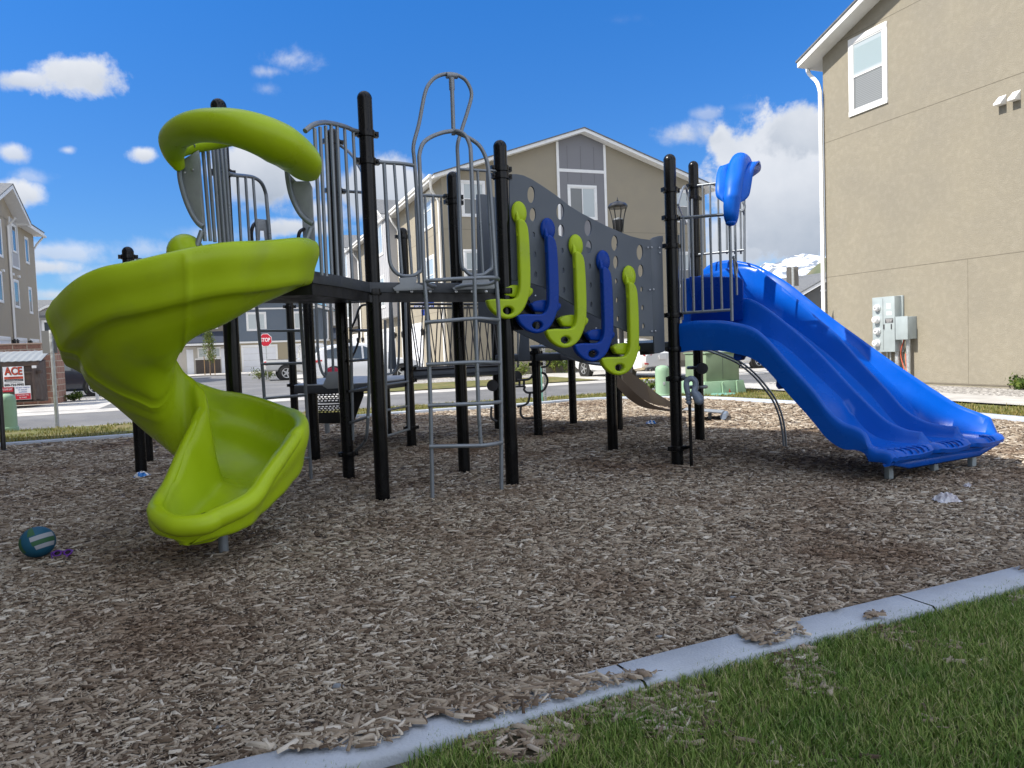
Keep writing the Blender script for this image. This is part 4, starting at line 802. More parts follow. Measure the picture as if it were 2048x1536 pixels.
for s in list(np.linspace(s0, .9, 60))+list(np.linspace(.905, 1.0, 22)):
    fl = []                                           # lane floors
    for k in range(3):
        base = rz(k, min(s, ends_[k]))-(.17 if k else .15)
        if k > 0: base = min(base, rz(k, min(s, ends_[k]-.02))-.17)
        fz = max(LIPZ, base); q = min(max((s-.72)/.22, 0), 1); q = q*q*(3-2*q); fl.append(fz*(1-q)+LIPZ*q)
    Q = []
    def pt(f, z): # f across 0..3 rims
        k = min(int(f), 2); A = at(k, s); B = at(k+1, s); p = A.lerp(B, f-k); return Vector((p.x, p.y, z))
    r = [rz(0, s), rz(1, s), rz(2, s), rz(3, s)]
    for k in (1, 2):
        q = min(max((s-ends_[k])/.018, 0), 1); r[k] = r[k]*(1-q) + LIPZ*q if s > ends_[k]-1e-6 else r[k]
    skn = r[0]-(.30 if s < .75 else .30-.16*(s-.75)/.25); skf = r[3]-.34
    skn = min(skn, r[0]-.06); 
    Q.append(pt(-.03, max(skn, .215))); Q.append(pt(-.05, max(r[0]-.10, .235))); Q.append(pt(-.055, r[0]-.035)); Q.append(pt(-.035, r[0]-.005)); Q.append(pt(.0, r[0]+.006)); Q.append(pt(.04, r[0]-.01)); Q.append(pt(.065, r[0]-.05 if r[0]-.05 > fl[0] else fl[0]+.003))
    for k in range(3):
        hi0, hi1 = r[k], r[k+1]; f0 = fl[k]
        dh = max(hi1-f0, 0)
        Q.append(pt(k+.14, f0+min(.03, max(hi0-f0, 0)*.2))); Q.append(pt(k+.28, f0)); Q.append(pt(k+.55, f0-.006)); Q.append(pt(k+.80, f0+.004)); Q.append(pt(k+.875, f0+dh*.10)); Q.append(pt(k+.93, f0+dh*.5)); Q.append(pt(k+.957, f0+dh*.88))
        if k < 2:
            d2 = max(hi1-fl[k+1], 0); Q.append(pt(k+.972, hi1-.006 if dh > .01 else f0)); Q.append(pt(k+.984, hi1)); Q.append(pt(k+1.002, hi1)); Q.append(pt(k+1.016, hi1-d2*.08)); Q.append(pt(k+1.04, hi1-d2*.4)); Q.append(pt(k+1.075, hi1-d2*.8))
    Q.append(pt(2.96, r[3]-.02)); Q.append(pt(3.0, r[3]+.004)); Q.append(pt(3.04, r[3]-.01)); Q.append(pt(3.05, max(r[3]-.08, .235))); Q.append(pt(3.03, max(skf, .215)))
    # underside
    for k, f in ((2, 2.6), (1, 1.6), (0, .6)): Q.append(pt(f, max(fl[k]-.05, .215)))
    rows.append(Q)
# rolled lip beyond the last section
last = rows[-1]; LD = ((nE-nS).normalized()+(fE-fS).normalized()).normalized(); nq = len(last)
def wav(i): f = i/(nq-4); return .06+.05*abs(math.sin(f*math.pi*3))**.6
for t, dz, sh_ in ((.45, .0, .0), (.8, -.015, 0), (1.0, -.05, 0), (.9, -.085, 0), (.5, -.1, 0)):
    rows.append([Vector((p.x, p.y, 0)) + LD*wav(i)*t*(1.25 if i < nq-3 else .3) + Z*((min(p.z, LIPZ+.012) if i < nq-3 else .215)+dz) if i not in (0, 1, nq-4, nq-5) else Vector((p.x, p.y, 0)) + LD*wav(i)*t + Z*max(.205, min(p.z, .28)+dz*.5) for i, p in enumerate(last)])
mb = MB(); mb.grid(rows, closed=True); mb.f += [list(range(nq)), [len(mb.v)-nq+k for k in range(nq)][::-1]]; mb.mi += [0, 0]
wide = mb.build('triple_slide', M_BLUE, PS, smooth=.75)
bm = bmesh.new(); bm.from_mesh(wide.data); bmesh.ops.recalc_face_normals(bm, faces=bm.faces); bm.to_mesh(wide.data); bm.free()
# tread ribs along the lip, moulded brackets under the near wall, legs
for i, f in enumerate(list(np.linspace(.12, .8, 6))+list(np.linspace(1.15, 1.85, 6))+[2.55, 2.66]):
    k = min(int(f), 2); p = at(k, 1.0).lerp(at(k+1, 1.0), f-k); w_ = wav(int(f/3*(nq-4)))*1.25
    MB().tube(cr([p+LD*w_*.2+Z*(LIPZ+.004), p+LD*w_*.75+Z*(LIPZ-.002), p+LD*w_*1.02+Z*(LIPZ-.035)], 4), .009, 6).build('tread_rib', M_BLUE, wide, smooth=1.2)
A0_, B0_ = rim[0][0], rim[0][1]
for poly in ([(1468, 700), (1466, 716), (1472, 722), (1480, 720), (1487, 708), (1500, 704), (1500, 694), (1470, 694)], [(1553, 752), (1551, 772), (1556, 779), (1566, 776), (1575, 768), (1590, 775), (1590, 760), (1560, 745)], [(1634, 826), (1636, 836), (1645, 842), (1656, 838), (1660, 845), (1660, 830), (1640, 815)], [(1706, 880), (1706, 892), (1714, 900), (1728, 902), (1728, 885)]):
    n0 = Vector((B0_.y-A0_.y, -(B0_.x-A0_.x), 0)).normalized(); MB().prism([PP(x, y, A0_, B0_, -.01) for x, y in poly], -n0*.09 if n0.y < 0 else n0*.09).build('mounting_bracket', M_BLUE2, wide, bevel=.008)
for x, y in ((1778, 957), (1868, 941), (1944, 931)):
    g = G(x, y, .02); MB().box((g.x, g.y, .06), .055, .055, .34, (U, V, Z)).build('support_leg', M_METER, wide, bevel=.006)
# entry wall at the top of the slide
MB().prism([PP(x, y, *pl_(.30)) for x, y in ((1378, 553), (1386, 553), (1478, 554), (1486, 560), (1486, 640), (1381, 645), (1384, 600))], Vector((.02, .05, 0))).build('entry_wall', M_BLUE2, wide, bevel=.012)
# ---- blue hood: half pipe with two wings, arching from the near barrier to the far one
CAN = [(446, None, 1452, 1472, None, 7.62), (436, None, 1449, 1475, None, 7.6), (420, None, 1448, 1477, None, 7.6), (406, None, 1448, 1479, None, 7.6), (396, (1441, 401), 1448.5, 1480, (1487, 402), 7.6), (384, (1432, 392), 1449.5, 1481.5, (1497, 392), 7.62), (368, (1431, 372), 1450.5, 1483.5, (1501, 376), 7.65), (350, (1433, 350), 1453, 1487, (1505, 352), 7.72), (338, (1438, 336), 1456, 1491, (1509, 336), 7.8), (329, (1443, 333), 1459, 1496, (1515, 326), 7.95), (325, (1448, 334), 1463, 1500, (1519, 324), 8.2), (327, (1454, 338), 1467, 1503, (1521, 328), 8.6), (336, (1460, 348), 1470, 1505, (1521, 340), 9.0), (352, None, 1474, 1506, None, 9.35)]
rows = []
for y, wl_, xl, xr, wr_, d in CAN:
    a = P(xl, y, d); b = P(xr, y, d); mid = (a+b)/2; R_c = (b-a).length/2; x = (b-a).normalized(); up = Vector((0, -1, .25)).normalized() if d < 7.75 else Vector((0, -.65, 1)).normalized() if d < 8.1 else Vector((0, 0, 1))
    arc = [mid - x*math.cos(w)*R_c + up*math.sin(w)*R_c for w in np.linspace(0, math.pi, 11)]
    L_ = P(*wl_, d+.02) if wl_ else a-x*.004; Rr = P(*wr_, d+.02) if wr_ else b+x*.004
    rows.append([L_, L_.lerp(a, .5)-up*.0, a.lerp(L_, .08)]+arc+[b.lerp(Rr, .08), b.lerp(Rr, .5), Rr])
rr_ = []
cols = list(zip(*rows)); cols = [cr(c, 4) for c in cols]; rr_ = list(zip(*cols))
bh = MB().grid([list(r) for r in rr_]).build('slide_canopy', mat('satin_blue_plastic', (.0005, .115, .60), .42, spec=.25, var=.05), PS, smooth=.55)
sm_ = bh.modifiers.new('thickness', 'SOLIDIFY'); sm_.thickness = .016; sm_.offset = 0
MB().tube([P(1504, 332, 8.3), P(1519, 325, 8.25)], .024, 12).build('canopy_rod', M_TUBE, bh, smooth=.8)
MB().ball(P(1462, 446, 7.6), .055, .055, .03, 16, 8).build('canopy_tip', M_BLUE, bh, smooth=1.3)
# ---- arched support rail, talk tube, ring handholds
ar = [(1405, 696, 9.8), (1425, 700, 9.7), (1449, 709, 9.55), (1481, 724, 9.4), (1511, 748, 9.25), (1532, 772, 9.15), (1550, 797, 9.05), (1563, 828, 9.0), (1570, 862, 8.97), (1573, 899, 8.95)]
tb('arch_rail', [cr([P(*q) for q in ar], 4), cr([P(x-5, y+3, d) for x, y, d in ar], 4)], .0125)
tk = MB(); tkp = cr([P(1378, 808, 7.85), P(1377, 792, 7.85), P(1373, 774, 7.85), P(1374, 762, 7.85), P(1382, 757, 7.83), P(1390, 762, 7.82), P(1391, 774, 7.82), P(1389, 784, 7.8), P(1394, 792, 7.78), P(1398, 799, 7.76)], 5)
tk.tube(tkp, .03, 14, radii=list(np.interp(np.linspace(0, 1, len(tkp)), [0, .2, .5, .75, .9, 1], [.025, .03, .03, .034, .05, .052])))
tk.ball(P(1398, 800, 7.76), .053, .05, .052, 14, 8)
for y in (786, 792, 798, 804): tk.lathe([(.034, -.008), (.036, 0), (.034, .008)], P(1377.5, y, 7.85), 14)
to = tk.build('talk_tube', M_GREYPL, PS, smooth=1.2)
tb('tube_pole', [[P(1379, 800, 7.85), G(1383, 934)], [P(1360, 896, 8.0), P(1382, 894, 7.86)]], .017, M_BLACK, to); tb('tube_bracket', [[P(1358, 754, 8.0), P(1372, 757, 7.87)]], .02, M_TUBE, to)
for y in (735, 774):
    c0 = P(1393, y, pD.y); c0 = Vector((pD.x, pD.y, c0.z)); MB().tube([c0+Vector((math.cos(a)*.115-.015, math.sin(a)*.1, 0)) for a in np.linspace(0, 2*math.pi, 24, endpoint=False)], .021, 10, closed=True).build('ring_handhold', M_TUBE, PS, smooth=1.2)
MB().lathe([(.075, -.02), (.075, .02), (0, .025)], P(1404, 737, 9.8), 20, (Vector((1, 0, 0)), Z, Vector((0, -1, 0)))).build('step_disc', M_CHAR, PS, smooth=.6)
# ------------------------------------------------------------------ buildings
def wbox(mb, A, D, N, t0, t1, z0, z1, n0, n1):
    return mb.obox(A+D*t0+N*n0+Z*z0, D*(t1-t0), N*(n1-n0), Z*(z1-z0))
def wall_uv(o, A, D):
    me = o.data; uv = me.uv_layers.new(name='wall'); w0 = WL[o.name]
    for l in me.loops:
        p = me.vertices[l.vertex_index].co+w0; n = None
        uv.data[l.index].uv = ((p-A).dot(D)+.62*(p-A).dot(Vector((-D.y, D.x, 0))), p.z)
def window(par, A, D, N, t0, t1, z0, z1, trim=.11, split='h', pane=None, screen=False, name='window'):
    f = MB(); p = .035
    wbox(f, A, D, N, t0-trim, t1+trim, z1, z1+trim*1.15, 0, p); wbox(f, A, D, N, t0-trim, t1+trim, z0-trim, z0, 0, p+.004)
    wbox(f, A, D, N, t0-trim, t0, z0, z1, 0, p-.002); wbox(f, A, D, N, t1, t1+trim, z0, z1, 0, p-.002)
    o = f.build(name, M_TRIM, par, bevel=.004)
    s = MB(); w = .035
    wbox(s, A, D, N, t0+.002, t0+w, z0+.002, z1-.002, .002, .022); wbox(s, A, D, N, t1-w, t1-.002, z0+.002, z1-.002, .002, .022); wbox(s, A, D, N, t0+w, t1-w, z0+.002, z0+w, .002, .021); wbox(s, A, D, N, t0+w, t1-w, z1-w, z1-.002, .002, .021)
    tm, zm = (t0+t1)/2, (z0+z1)/2
    if split == 'h': wbox(s, A, D, N, t0+w, t1-w, zm-w*.6, zm+w*.6, .002, .026)
    elif split == 'v': wbox(s, A, D, N, tm-w*.6, tm+w*.6, z0+w, z1-w, .002, .026)
    s.build('sash', M_TRIM, o)
    g = MB(); gm = pane or M_GLASS
    if split == 'h':
        wbox(g, A, D, N, t0+w, t1-w, zm+w*.6, z1-w, .001, .008); g.build('pane', gm, o); g = MB(); wbox(g, A, D, N, t0+w, t1-w, z0+w, zm-w*.6, .001, .008); g.build('pane', M_BLINDD if screen else gm, o)
    elif split == 'v':
        wbox(g, A, D, N, t0+w, tm-w*.6, z0+w, z1-w, .001, .008); g.build('pane', M_BLINDD if screen else gm, o); g = MB(); wbox(g, A, D, N, tm+w*.6, t1-w, z0+w, z1-w, .001, .008); g.build('pane', gm, o)
    else:
        wbox(g, A, D, N, t0+w, t1-w, z0+w, z1-w, .001, .008); g.build('pane', gm, o)
    return o
def gable_roof(par, C, E, Fd, W, Ld, ze, slope, ove=.45, ovg=.45, th=.2, roofm=None, trimm=None, z_up=0):
    zr = ze+slope*W/2
    def cs(e, dz): return C+E*e+Z*(ze+slope*(W/2-abs(W/2-e))+dz)
    for a, b in ((-ove, W/2), (W/2, W+ove)):
        p = [cs(a, .006), cs(b, .006), cs(b, th*.75), cs(a, th*.75)]; MB().prism([q-Fd*ovg for q in p], Fd*(Ld+2*ovg)).build('fascia', trimm or M_TRIM, par)
    r = MB()
    for a, b in ((-ove-.03, W/2), (W/2, W+ove+.03)):
        p = [cs(a, th*.75+.003), cs(b, th*.75+.003), cs(b, th), cs(a, th)]; r.prism([q-Fd*(ovg+.03) for q in p], Fd*(Ld+2*ovg+.06))
    return r.build('roof', roofm or M_ROOF, par)
def gable_body(par, C, E, Fd, W, Ld, ze, slope, m, z0=-.1, name='wall'):
    p = [C+Z*z0, C+E*W+Z*z0, C+E*W+Z*ze, C+E*W/2+Z*(ze+slope*W/2), C+Z*ze]
    return MB().prism(p, Fd*Ld).build(name, m, par)
def pipe(par, pts, w, m, name='downspout'):
    mb = MB(); mb.tube(pts, w, 4); return mb.build(name, m, par)
def garage(par, A, D, N, t0, t1, z0, z1, m=None):
    f = MB(); wbox(f, A, D, N, t0-.16, t0, z0, z1, 0, .04); wbox(f, A, D, N, t1, t1+.16, z0, z1, 0, .04); wbox(f, A, D, N, t0-.16, t1+.16, z1, z1+.2, 0, .045); o = f.build('garage_door', M_TRIM, par, bevel=.005)
    g = MB(); n = 4; h = (z1-z0)/n
    for i in range(n):
        wbox(g, A, D, N, t0, t1, z0+i*h+.006, z0+(i+1)*h-.006, .002, .02)
        for k in range(4): a = t0+(t1-t0)*(k+.12)/4; b = t0+(t1-t0)*(k+.88)/4; wbox(g, A, D, N, a, b, z0+i*h+h*.2, z0+(i+1)*h-h*.2, .02, .028)
    g.build('door_panels', m or M_GARAGE, o); return o
def lantern(par, p, N):
    mb = MB(); mb.box(p+N*.02, .12, .03, .2, (N.cross(Z), N, Z)); mb.lathe([(.03, -.2), (.075, -.18), (.09, .05), (.12, .06), (.02, .16), (0, .17)], p+N*.13, 8); return mb.build('wall_lantern', M_LAMP, par)
# ---- near house on the right, gable end towards the play bed
C = P(1653, 620, 20.6); C.z = 0; SL = .35; EZ = 8.72; Wd = 13.4
HR = thing('stucco_house', C+(-V)*6+U*3, 'tall tan stucco house with one white window and grey meter cabinet, right of blue slide', 'house')
E = -V; Nw = -U
gable_body(HR, C, E, U, Wd, 16, EZ, SL, M_STUC); gable_roof(HR, C, E, U, Wd, 16, EZ, SL)
jn = MB()
for z in (8.91, 6.455, 2.87): wbox(jn, C, E, Nw, .0, Wd, z-.006, z+.006, 0, .003)
wbox(jn, C, E, Nw, 4.2, 4.208, .1, 2.862, 0, .003); wbox(jn, C, E, Nw, 0, Wd, .095, .125, 0, .012)
jn.build('control_joints', M_JOINT, HR)
w = window(HR, C, E, Nw, 1.04, 2.01, 7.0, 8.68, .12, 'h', M_BLIND, True); bl_ = MB()
for i in range(17): zz = 7.94+i*.041; (wbox(bl_, C, E, Nw, 1.09 if i < 15 else 1.09, 1.955, zz, zz+.026, .008, .012) if i < 15 else 0)
bl_.build('blind', mat('white_blind_slat', (.33, .42, .44), .3), w)
bl_ = MB()
for i in range(18): wbox(bl_, C, E, Nw, 1.14, 1.955, 7.04+i*.044, 7.066+i*.044, .008, .011)
bl_.build('blind', mat('screened_blind_slat', (.27, .285, .29), .45), w)
wbox(MB(), C, E, Nw, 0, 1, 0, 1, 0, 1)
for t in (4.93, 5.23):
    v_ = MB(); A = C+E*t+Z*6.0
    v_.prism([A+Nw*.0+Z*.13, A+Nw*.17-Z*.03, A+Nw*.17-Z*.07, A-Z*.07], E*.17); v_.build('dryer_vent', M_TRIM, HR, bevel=.006)
gt = C+V*.5
MB().obox(gt-U*.02-V*.0+Z*(EZ-.11), U*16, V*.12, Z*.13).build('gutter', M_TRIM, HR, bevel=.02)
pipe(HR, cr([C+V*.5-U*.05+Z*(EZ-.1), C+V*.42-U*.07+Z*(EZ-.3), C+V*.12-U*.08+Z*(EZ-.62), C+V*.02-U*.08+Z*(EZ-.9)], 4)+[C+V*.02-U*.08+Z*.2, C+V*.0-U*.25+Z*.12], .062, M_TRIM)
# meter cabinet with four round meters, side box, conduits, orange cable
mc = MB(); wbox(mc, C, E, Nw, 1.83, 2.5, .85, 2.19, .06, .28); wbox(mc, C, E, Nw, 1.87, 2.53, .84, 2.2, .004, .06); mco = mc.build('meter_cabinet', M_METER, HR, bevel=.008)
for i, z in enumerate((1.93, 1.64, 1.36, 1.07)):
    a = C+E*(2.0 if i % 2 == 0 else 1.985)+Nw*.281+Z*z; ax = (E, Z, Nw if E.cross(Z).dot(Nw) > 0 else Nw); mm = MB(); mm.lathe([(.088, 0), (.088, .03), (.075, .035), (.075, .11 if i % 2 else .08), (.06, .125 if i % 2 else .095), (0, .125 if i % 2 else .095)], a, 20, ax); mo = mm.build('electric_meter', M_CLEAR if i % 2 == 0 else M_WHITE, mco, smooth=.6)
    MB().box(a+Nw*(.1 if i % 2 == 0 else .13), .05, .006, .012, (E, Nw, Z)).build('dial', M_CHAR, mo)
dt = MB(); wbox(dt, C, E, Nw, 2.155, 2.162, .9, 2.15, .28, .283); wbox(dt, C, E, Nw, 2.18, 2.2, 1.4, 1.52, .28, .3); wbox(dt, C, E, Nw, 2.4, 2.42, 1.4, 1.52, .28, .3); dt.build('cabinet_seam', M_CHAR, mco)
for q in ((2.27, 2.39, 1.9, 2.02), (2.26, 2.41, 1.74, 1.82)): st_ = MB(); wbox(st_, C, E, Nw, *q, .28, .284); st_.build('sticker', M_WHITE, mco)
wl_ = MB(); wbox(wl_, C, E, Nw, 2.22, 2.46, 1.55, 1.66, .28, .284); wo = wl_.build('warning_label', M_CHAR, mco)
for i, s in enumerate(('ELECTRICAL SHOCK', 'HAZARD DO NOT', 'REMOVE')): text('warning_text', s, C+E*2.34+Z*(1.635-i*.032)+Nw*.286, E, Z, .026, M_WHITE, wo, .2-.03*i)
jb = MB(); wbox(jb, C, E, Nw, 2.56, 2.88, 1.15, 1.68, .004, .3); jbo = jb.build('junction_box', M_METER, HR, bevel=.006)
MB().obox(C+E*2.545+Z*1.14+Nw*.3, E*.35, Nw*.01, Z*.55).build('box_lid', M_METER, jbo, bevel=.003)
for t, z1, r_ in ((2.42, .85, .055), (2.74, 1.15, .05), (2.12, .85, .02), (2.22, .85, .02)): MB().tube([C+E*t+Nw*.12+Z*0, C+E*t+Nw*.12+Z*(z1-.002)], r_, 12).build('conduit', M_GALV, HR, smooth=.8)
tb('loose_cable', [cr([C+E*2.6+Nw*.1+Z*1.15, C+E*2.5+Nw*.1+Z*.8, C+E*2.62+Nw*.12+Z*.4, C+E*2.7+Nw*.15+Z*.15], 5), cr([C+E*2.66+Nw*.12+Z*.8, C+E*2.72+Nw*.16+Z*.4, C+E*2.75+Nw*.16+Z*.1], 5)], .012, M_ORANGE, HR, 6)
tb('loose_cable', [cr([C+E*2.64+Nw*.1+Z*1.15, C+E*2.58+Nw*.14+Z*.9, C+E*2.7+Nw*.2+Z*.5], 5)], .008, M_CHAR, HR, 6)
# ---- three-storey townhouse block in the middle
Cm = Vector((-2.708, 33.0, 0)); HM = thing('townhouse_block', Cm+U*6.7+V*8, 'beige three storey townhouse block with grey panelled gable, behind the play structure', 'townhouses')
SM = .335; ZM = 8.72; WM = 13.4; LM_ = 30
gable_body(HM, Cm, U, V, WM, LM_, ZM, SM, M_STUCG); gable_roof(HM, Cm, U, V, WM, LM_, ZM, SM)
bd = MB(); wbox(bd, Cm, U, -V, 5.56, 7.84, .3, 9.2, 0, .03); bd.prism([Cm+U*5.56+Z*9.34-V*.0, Cm+U*7.84+Z*9.34, Cm+U*7.84+Z*(ZM+SM*(WM-7.84)), Cm+U*6.7+Z*(ZM+SM*6.7), Cm+U*5.56+Z*(ZM+SM*5.56)], -V*.03)
bo = bd.build('gable_panel', M_BOARD, HM); tr = MB()
for a, b in ((5.44, 5.56), (7.84, 7.96)): wbox(tr, Cm, U, -V, a, b, .3, ZM+SM*min(a, WM-b)+.0, 0, .05)
wbox(tr, Cm, U, -V, 5.56, 7.84, 9.2, 9.34, 0, .047); tr.build('panel_trim', M_TRIM, bo)
gr_ = MB()
for a in (5.98, 6.66, 7.34): wbox(gr_, Cm, U, -V, a-.012, a+.012, 8.75, 9.19, .03, .036); wbox(gr_, Cm, U, -V, a-.012, a+.012, 9.35, 10.4, .03, .036)
gr_.build('panel_batten', mat('grey_batten', (.15, .15, .16), .7), bo)
for (a, b) in ((6.05, 7.32), (.95, 1.85), (11.75, 12.65)):
    for z0, z1 in ((7.15, 8.5), (4.0, 5.5)):
        Aw = Cm-V*.032 if 5 < a < 8 else Cm
        window(HM, Aw, U, -V, a, b, z0, z1, .11, 'v' if 5 < a < 8 else 'h', M_BLIND, True)
wj = MB()
for z in (6.5, 3.0): wbox(wj, Cm, U, -V, 0, 5.43, z-.008, z+.008, 0, .003); wbox(wj, Cm, U, -V, 7.97, WM, z-.008, z+.008, 0, .003); wbox(wj, Cm, V, -U, 0, LM_, z-.008, z+.008, 0, .003)
wbox(wj, Cm, U, -V, 0, WM, .0, .32, 0, .02); wj.build('control_joints', M_JOINT, HM)
MB().obox(Cm-U*.55-V*.42+Z*(ZM-.12), V*(LM_+.9), -U*.12, Z*.13).build('gutter', M_TRIM, HM, bevel=.02); MB().obox(Cm+U*(WM+.45)-V*.42+Z*(ZM-.12), V*(LM_+.9), U*.12, Z*.13).build('gutter', M_TRIM, HM, bevel=.02)
for t in (.3, 8.7, 15.4, 22.3): pipe(HM, cr([Cm-U*.55+V*(t-.5 if t < 1 else t)+Z*(ZM-.1), Cm-U*.4+V*t+Z*(ZM-.5), Cm-U*.1+V*(t+.1)+Z*(ZM-.9), Cm-U*.07+V*(t+.1)+Z*(ZM-1.2)], 3)+[Cm-U*.07+V*(t+.1)+Z*.2], .06, M_TRIM)
for t0 in (9.6, 23.2):                     # cross gables with board siding
    A = Cm+V*t0-U*.5; wW = 4.8; gb = MB(); gb.prism([A+Z*3.2, A+V*wW+Z*3.2, A+V*wW+Z*(ZM-.02), A+V*wW/2+Z*(ZM+1.1), A+Z*(ZM-.02)], U*5).build('cross_gable', M_LGREY, HM)
    r = MB()
    for e0, e1 in ((-.35, wW/2), (wW/2, wW+.35)):
        f = lambda e: ZM-.02+1.12*(1-abs(e-wW/2)/(wW/2)); r.prism([A-U*.4+V*e0+Z*(f(e0)+.01), A-U*.4+V*e1+Z*(f(e1)+.01), A-U*.4+V*e1+Z*(f(e1)+.2), A-U*.4+V*e0+Z*(f(e0)+.2)], U*3.5)
    r.build('cross_gable_roof', M_TRIM, HM)
    r = MB()
    for e0, e1 in ((-.38, wW/2), (wW/2, wW+.38)): r.prism([A-U*.43+V*e0+Z*(f(e0)+.203), A-U*.43+V*e1+Z*(f(e1)+.203), A-U*.43+V*e1+Z*(f(e1)+.24), A-U*.43+V*e0+Z*(f(e0)+.24)], U*3.6)
    r.build('roof', M_ROOF, HM)
    for z0, z1 in ((6.9, 8.5), (3.9, 5.5)): window(HM, A, V, -U, 1.5, 3.3, z0, z1, .12, 'v', M_BLIND)
    bt_ = MB()
    for k in range(9): wbox(bt_, A, V, -U, .25+k*.53, .29+k*.53, 3.25, ZM-.1+.9*(1-abs(.27+k*.53-2.4)/2.4)*1.1, 0, .012)
    bt_.build('board_batten', M_LGREY, HM)
for t0 in (1.9, 16.6): 
    for z0, z1 in ((7.0, 8.45), (4.0, 5.5)): window(HM, Cm, V, -U, t0, t0+1.4, z0, z1, .12, 'h', M_BLIND)
for t0 in (4.6, 11.2, 17.8, 24.4): garage(HM, Cm if not (9.6 < t0 < 14) else Cm, V, -U, t0, t0+3.4, .02, 2.45); lantern(HM, Cm+V*(t0-.5)-U*.0+Z*2.2, -U); lantern(HM, Cm+V*(t0+3.95)-U*.0+Z*2.2, -U)
# ---- townhouse block on the left edge
Cl = Vector((-29.10, 46.9, 0)); HL = thing('townhouse_block', Cl-U*5-V*6, 'grey-tan three storey townhouse block with narrow white windows at left edge', 'townhouses')
gable_body(HL, Cl, -V, -U, 15, 12, 9.2, .0001, M_STUC2); MB().obox(Cl+U*.5+V*.5+Z*9.2, -V*4.45, -U*12, Z*.22).build('fascia', M_TRIM, HL)
MB().prism([Cl+U*.53+V*.53+Z*9.425, Cl+U*.53-V*4.0+Z*9.425, Cl-U*6-V*4.0+Z*11.6, Cl-U*6+V*.53+Z*11.6], Z*.05).build('roof', M_ROOF, HL)
A = Cl-V*3.9; f = lambda e: 9.25+.42*(3.2-abs(e-3.2))
for e0, e1 in ((-.3, 3.2), (3.2, 6.8)):
    MB().prism([A+U*.65-V*e0+Z*(f(e0)+.02), A+U*.65-V*e1+Z*(f(e1)+.02), A+U*.65-V*e1+Z*(f(e1)+.25), A+U*.65-V*e0+Z*(f(e0)+.25)], -U*8).build('fascia', M_TRIM, HL)
    MB().prism([A+U*.68-V*e0+Z*(f(e0)+.253), A+U*.68-V*e1+Z*(f(e1)+.253), A+U*.68-V*e1+Z*(f(e1)+.3), A+U*.68-V*e0+Z*(f(e0)+.3)], -U*8).build('roof', M_ROOF, HL)
MB().prism([A+Z*9.15, A-V*6.4+Z*9.15, A-V*6.4+Z*9.27, A-V*3.2+Z*10.6, A+Z*9.27], -U*6).build('cross_gable', M_STUC2, HL)
bb = MB(); wbox(bb, Cl, -V, U, 4.1, 5.5, 6.75, 9.4, 0, .04); bb.build('bay_panel', M_LGREY, HL)
bb = MB(); wbox(bb, Cl, -V, U, 4.0, 4.1, 6.65, 9.4, 0, .06); wbox(bb, Cl, -V, U, 5.5, 5.6, 6.65, 9.4, 0, .06); wbox(bb, Cl, -V, U, 4.1, 5.5, 6.65, 6.75, 0, .06); bb.build('bay_trim', M_TRIM, HL)
window(HL, Cl+U*.042, -V, U, 4.5, 5.25, 7.6, 9.0, .08, 'n')
for t0, t1, z0, z1 in ((1.6, 2.27, 7.35, 8.7), (7.3, 8.1, 7.05, 8.85), (4.52, 5.4, 4.55, 5.9), (1.58, 2.15, 4.4, 5.75), (7.8, 8.6, 4.65, 6.05)): window(HL, Cl, -V, U, t0, t1, z0, z1, .11, 'n')
pipe(HL, [Cl-V*6.3+U*.5+Z*9.2, Cl-V*6.2+U*.1+Z*8.8, Cl-V*6.2+U*.07+Z*.3], .07, M_TRIM); pipe(HL, [Cl+V*.45+U*.45+Z*9.18, Cl+V*.3+U*.1+Z*8.7, Cl+V*.06-U*.05+Z*8.3, Cl+V*.06-U*.05+Z*.3], .06, M_TRIM)
MB().obox(Cl+U*.5+V*.5+Z*9.12, -V*4.3, U*.12, Z*.14).build('gutter', M_TRIM, HL, bevel=.02)
for t in (7.4, 5.5, 4.2): vv = MB(); wbox(vv, Cl, -V, U, t, t+.25, 6.2, 6.32, 0, .1); vv.build('dryer_vent', M_TRIM, HL)
for t0 in (.6, 3.6, 7.1): garage(HL, Cl, -V, U, t0, t0+1.9, .02, 2.6, M_GARAGE)
for t in (3.0, 6.0, 6.55): lantern(HL, Cl-V*t+Z*2.55, U)
M_CREAM = mat('cream_siding', (.47, .44, .39), .8, var=.05)
# ---- row of two-storey houses along the back street
def uvp(u, z, v=66.0): return U*u+V*v+Z*z
T1 = thing('row_house', uvp(-12.5, 0, 68), 'light grey two storey row house with small white gable, left of spiral slide', 'house')
MB().obox(uvp(-14.2, -.3), U*3.0, V*8, Z*5.0).build('wall', M_LGREY, T1); MB().prism([uvp(-14.2, 4.7, 65.95), uvp(-11.2, 4.7, 65.95), uvp(-12.6, 5.5, 65.95)], V*4).build('gable', M_LGREY, T1)
for a, b in (((-14.5, 4.55), (-12.6, 5.55)), ((-12.6, 5.55), (-10.9, 4.62))): MB().prism([uvp(a[0], a[1], 65.6), uvp(b[0], b[1], 65.6), uvp(b[0], b[1]+.16, 65.6), uvp(a[0], a[1]+.16, 65.6)], V*5).build('fascia', M_TRIM, T1)
window(T1, uvp(0, 0), U, -V, -13.0, -11.95, 3.4, 4.45, .12, 'n')
MB().prism([uvp(-14.6, 4.75, 65.7), uvp(-11.25, 4.75, 65.7), uvp(-11.25, 6.3, 70), uvp(-14.6, 6.3, 70), ], Z*.1).build('roof', M_ROOF, T1); MB().tube([uvp(-12.3, 5.9, 68.5), uvp(-12.3, 6.25, 68.5)], .06, 8).build('vent_pipe', M_TRIM, T1)
T2 = thing('row_house', uvp(-6, 0, 68), 'taupe two storey row house with navy porch roof, behind the sapling', 'house')
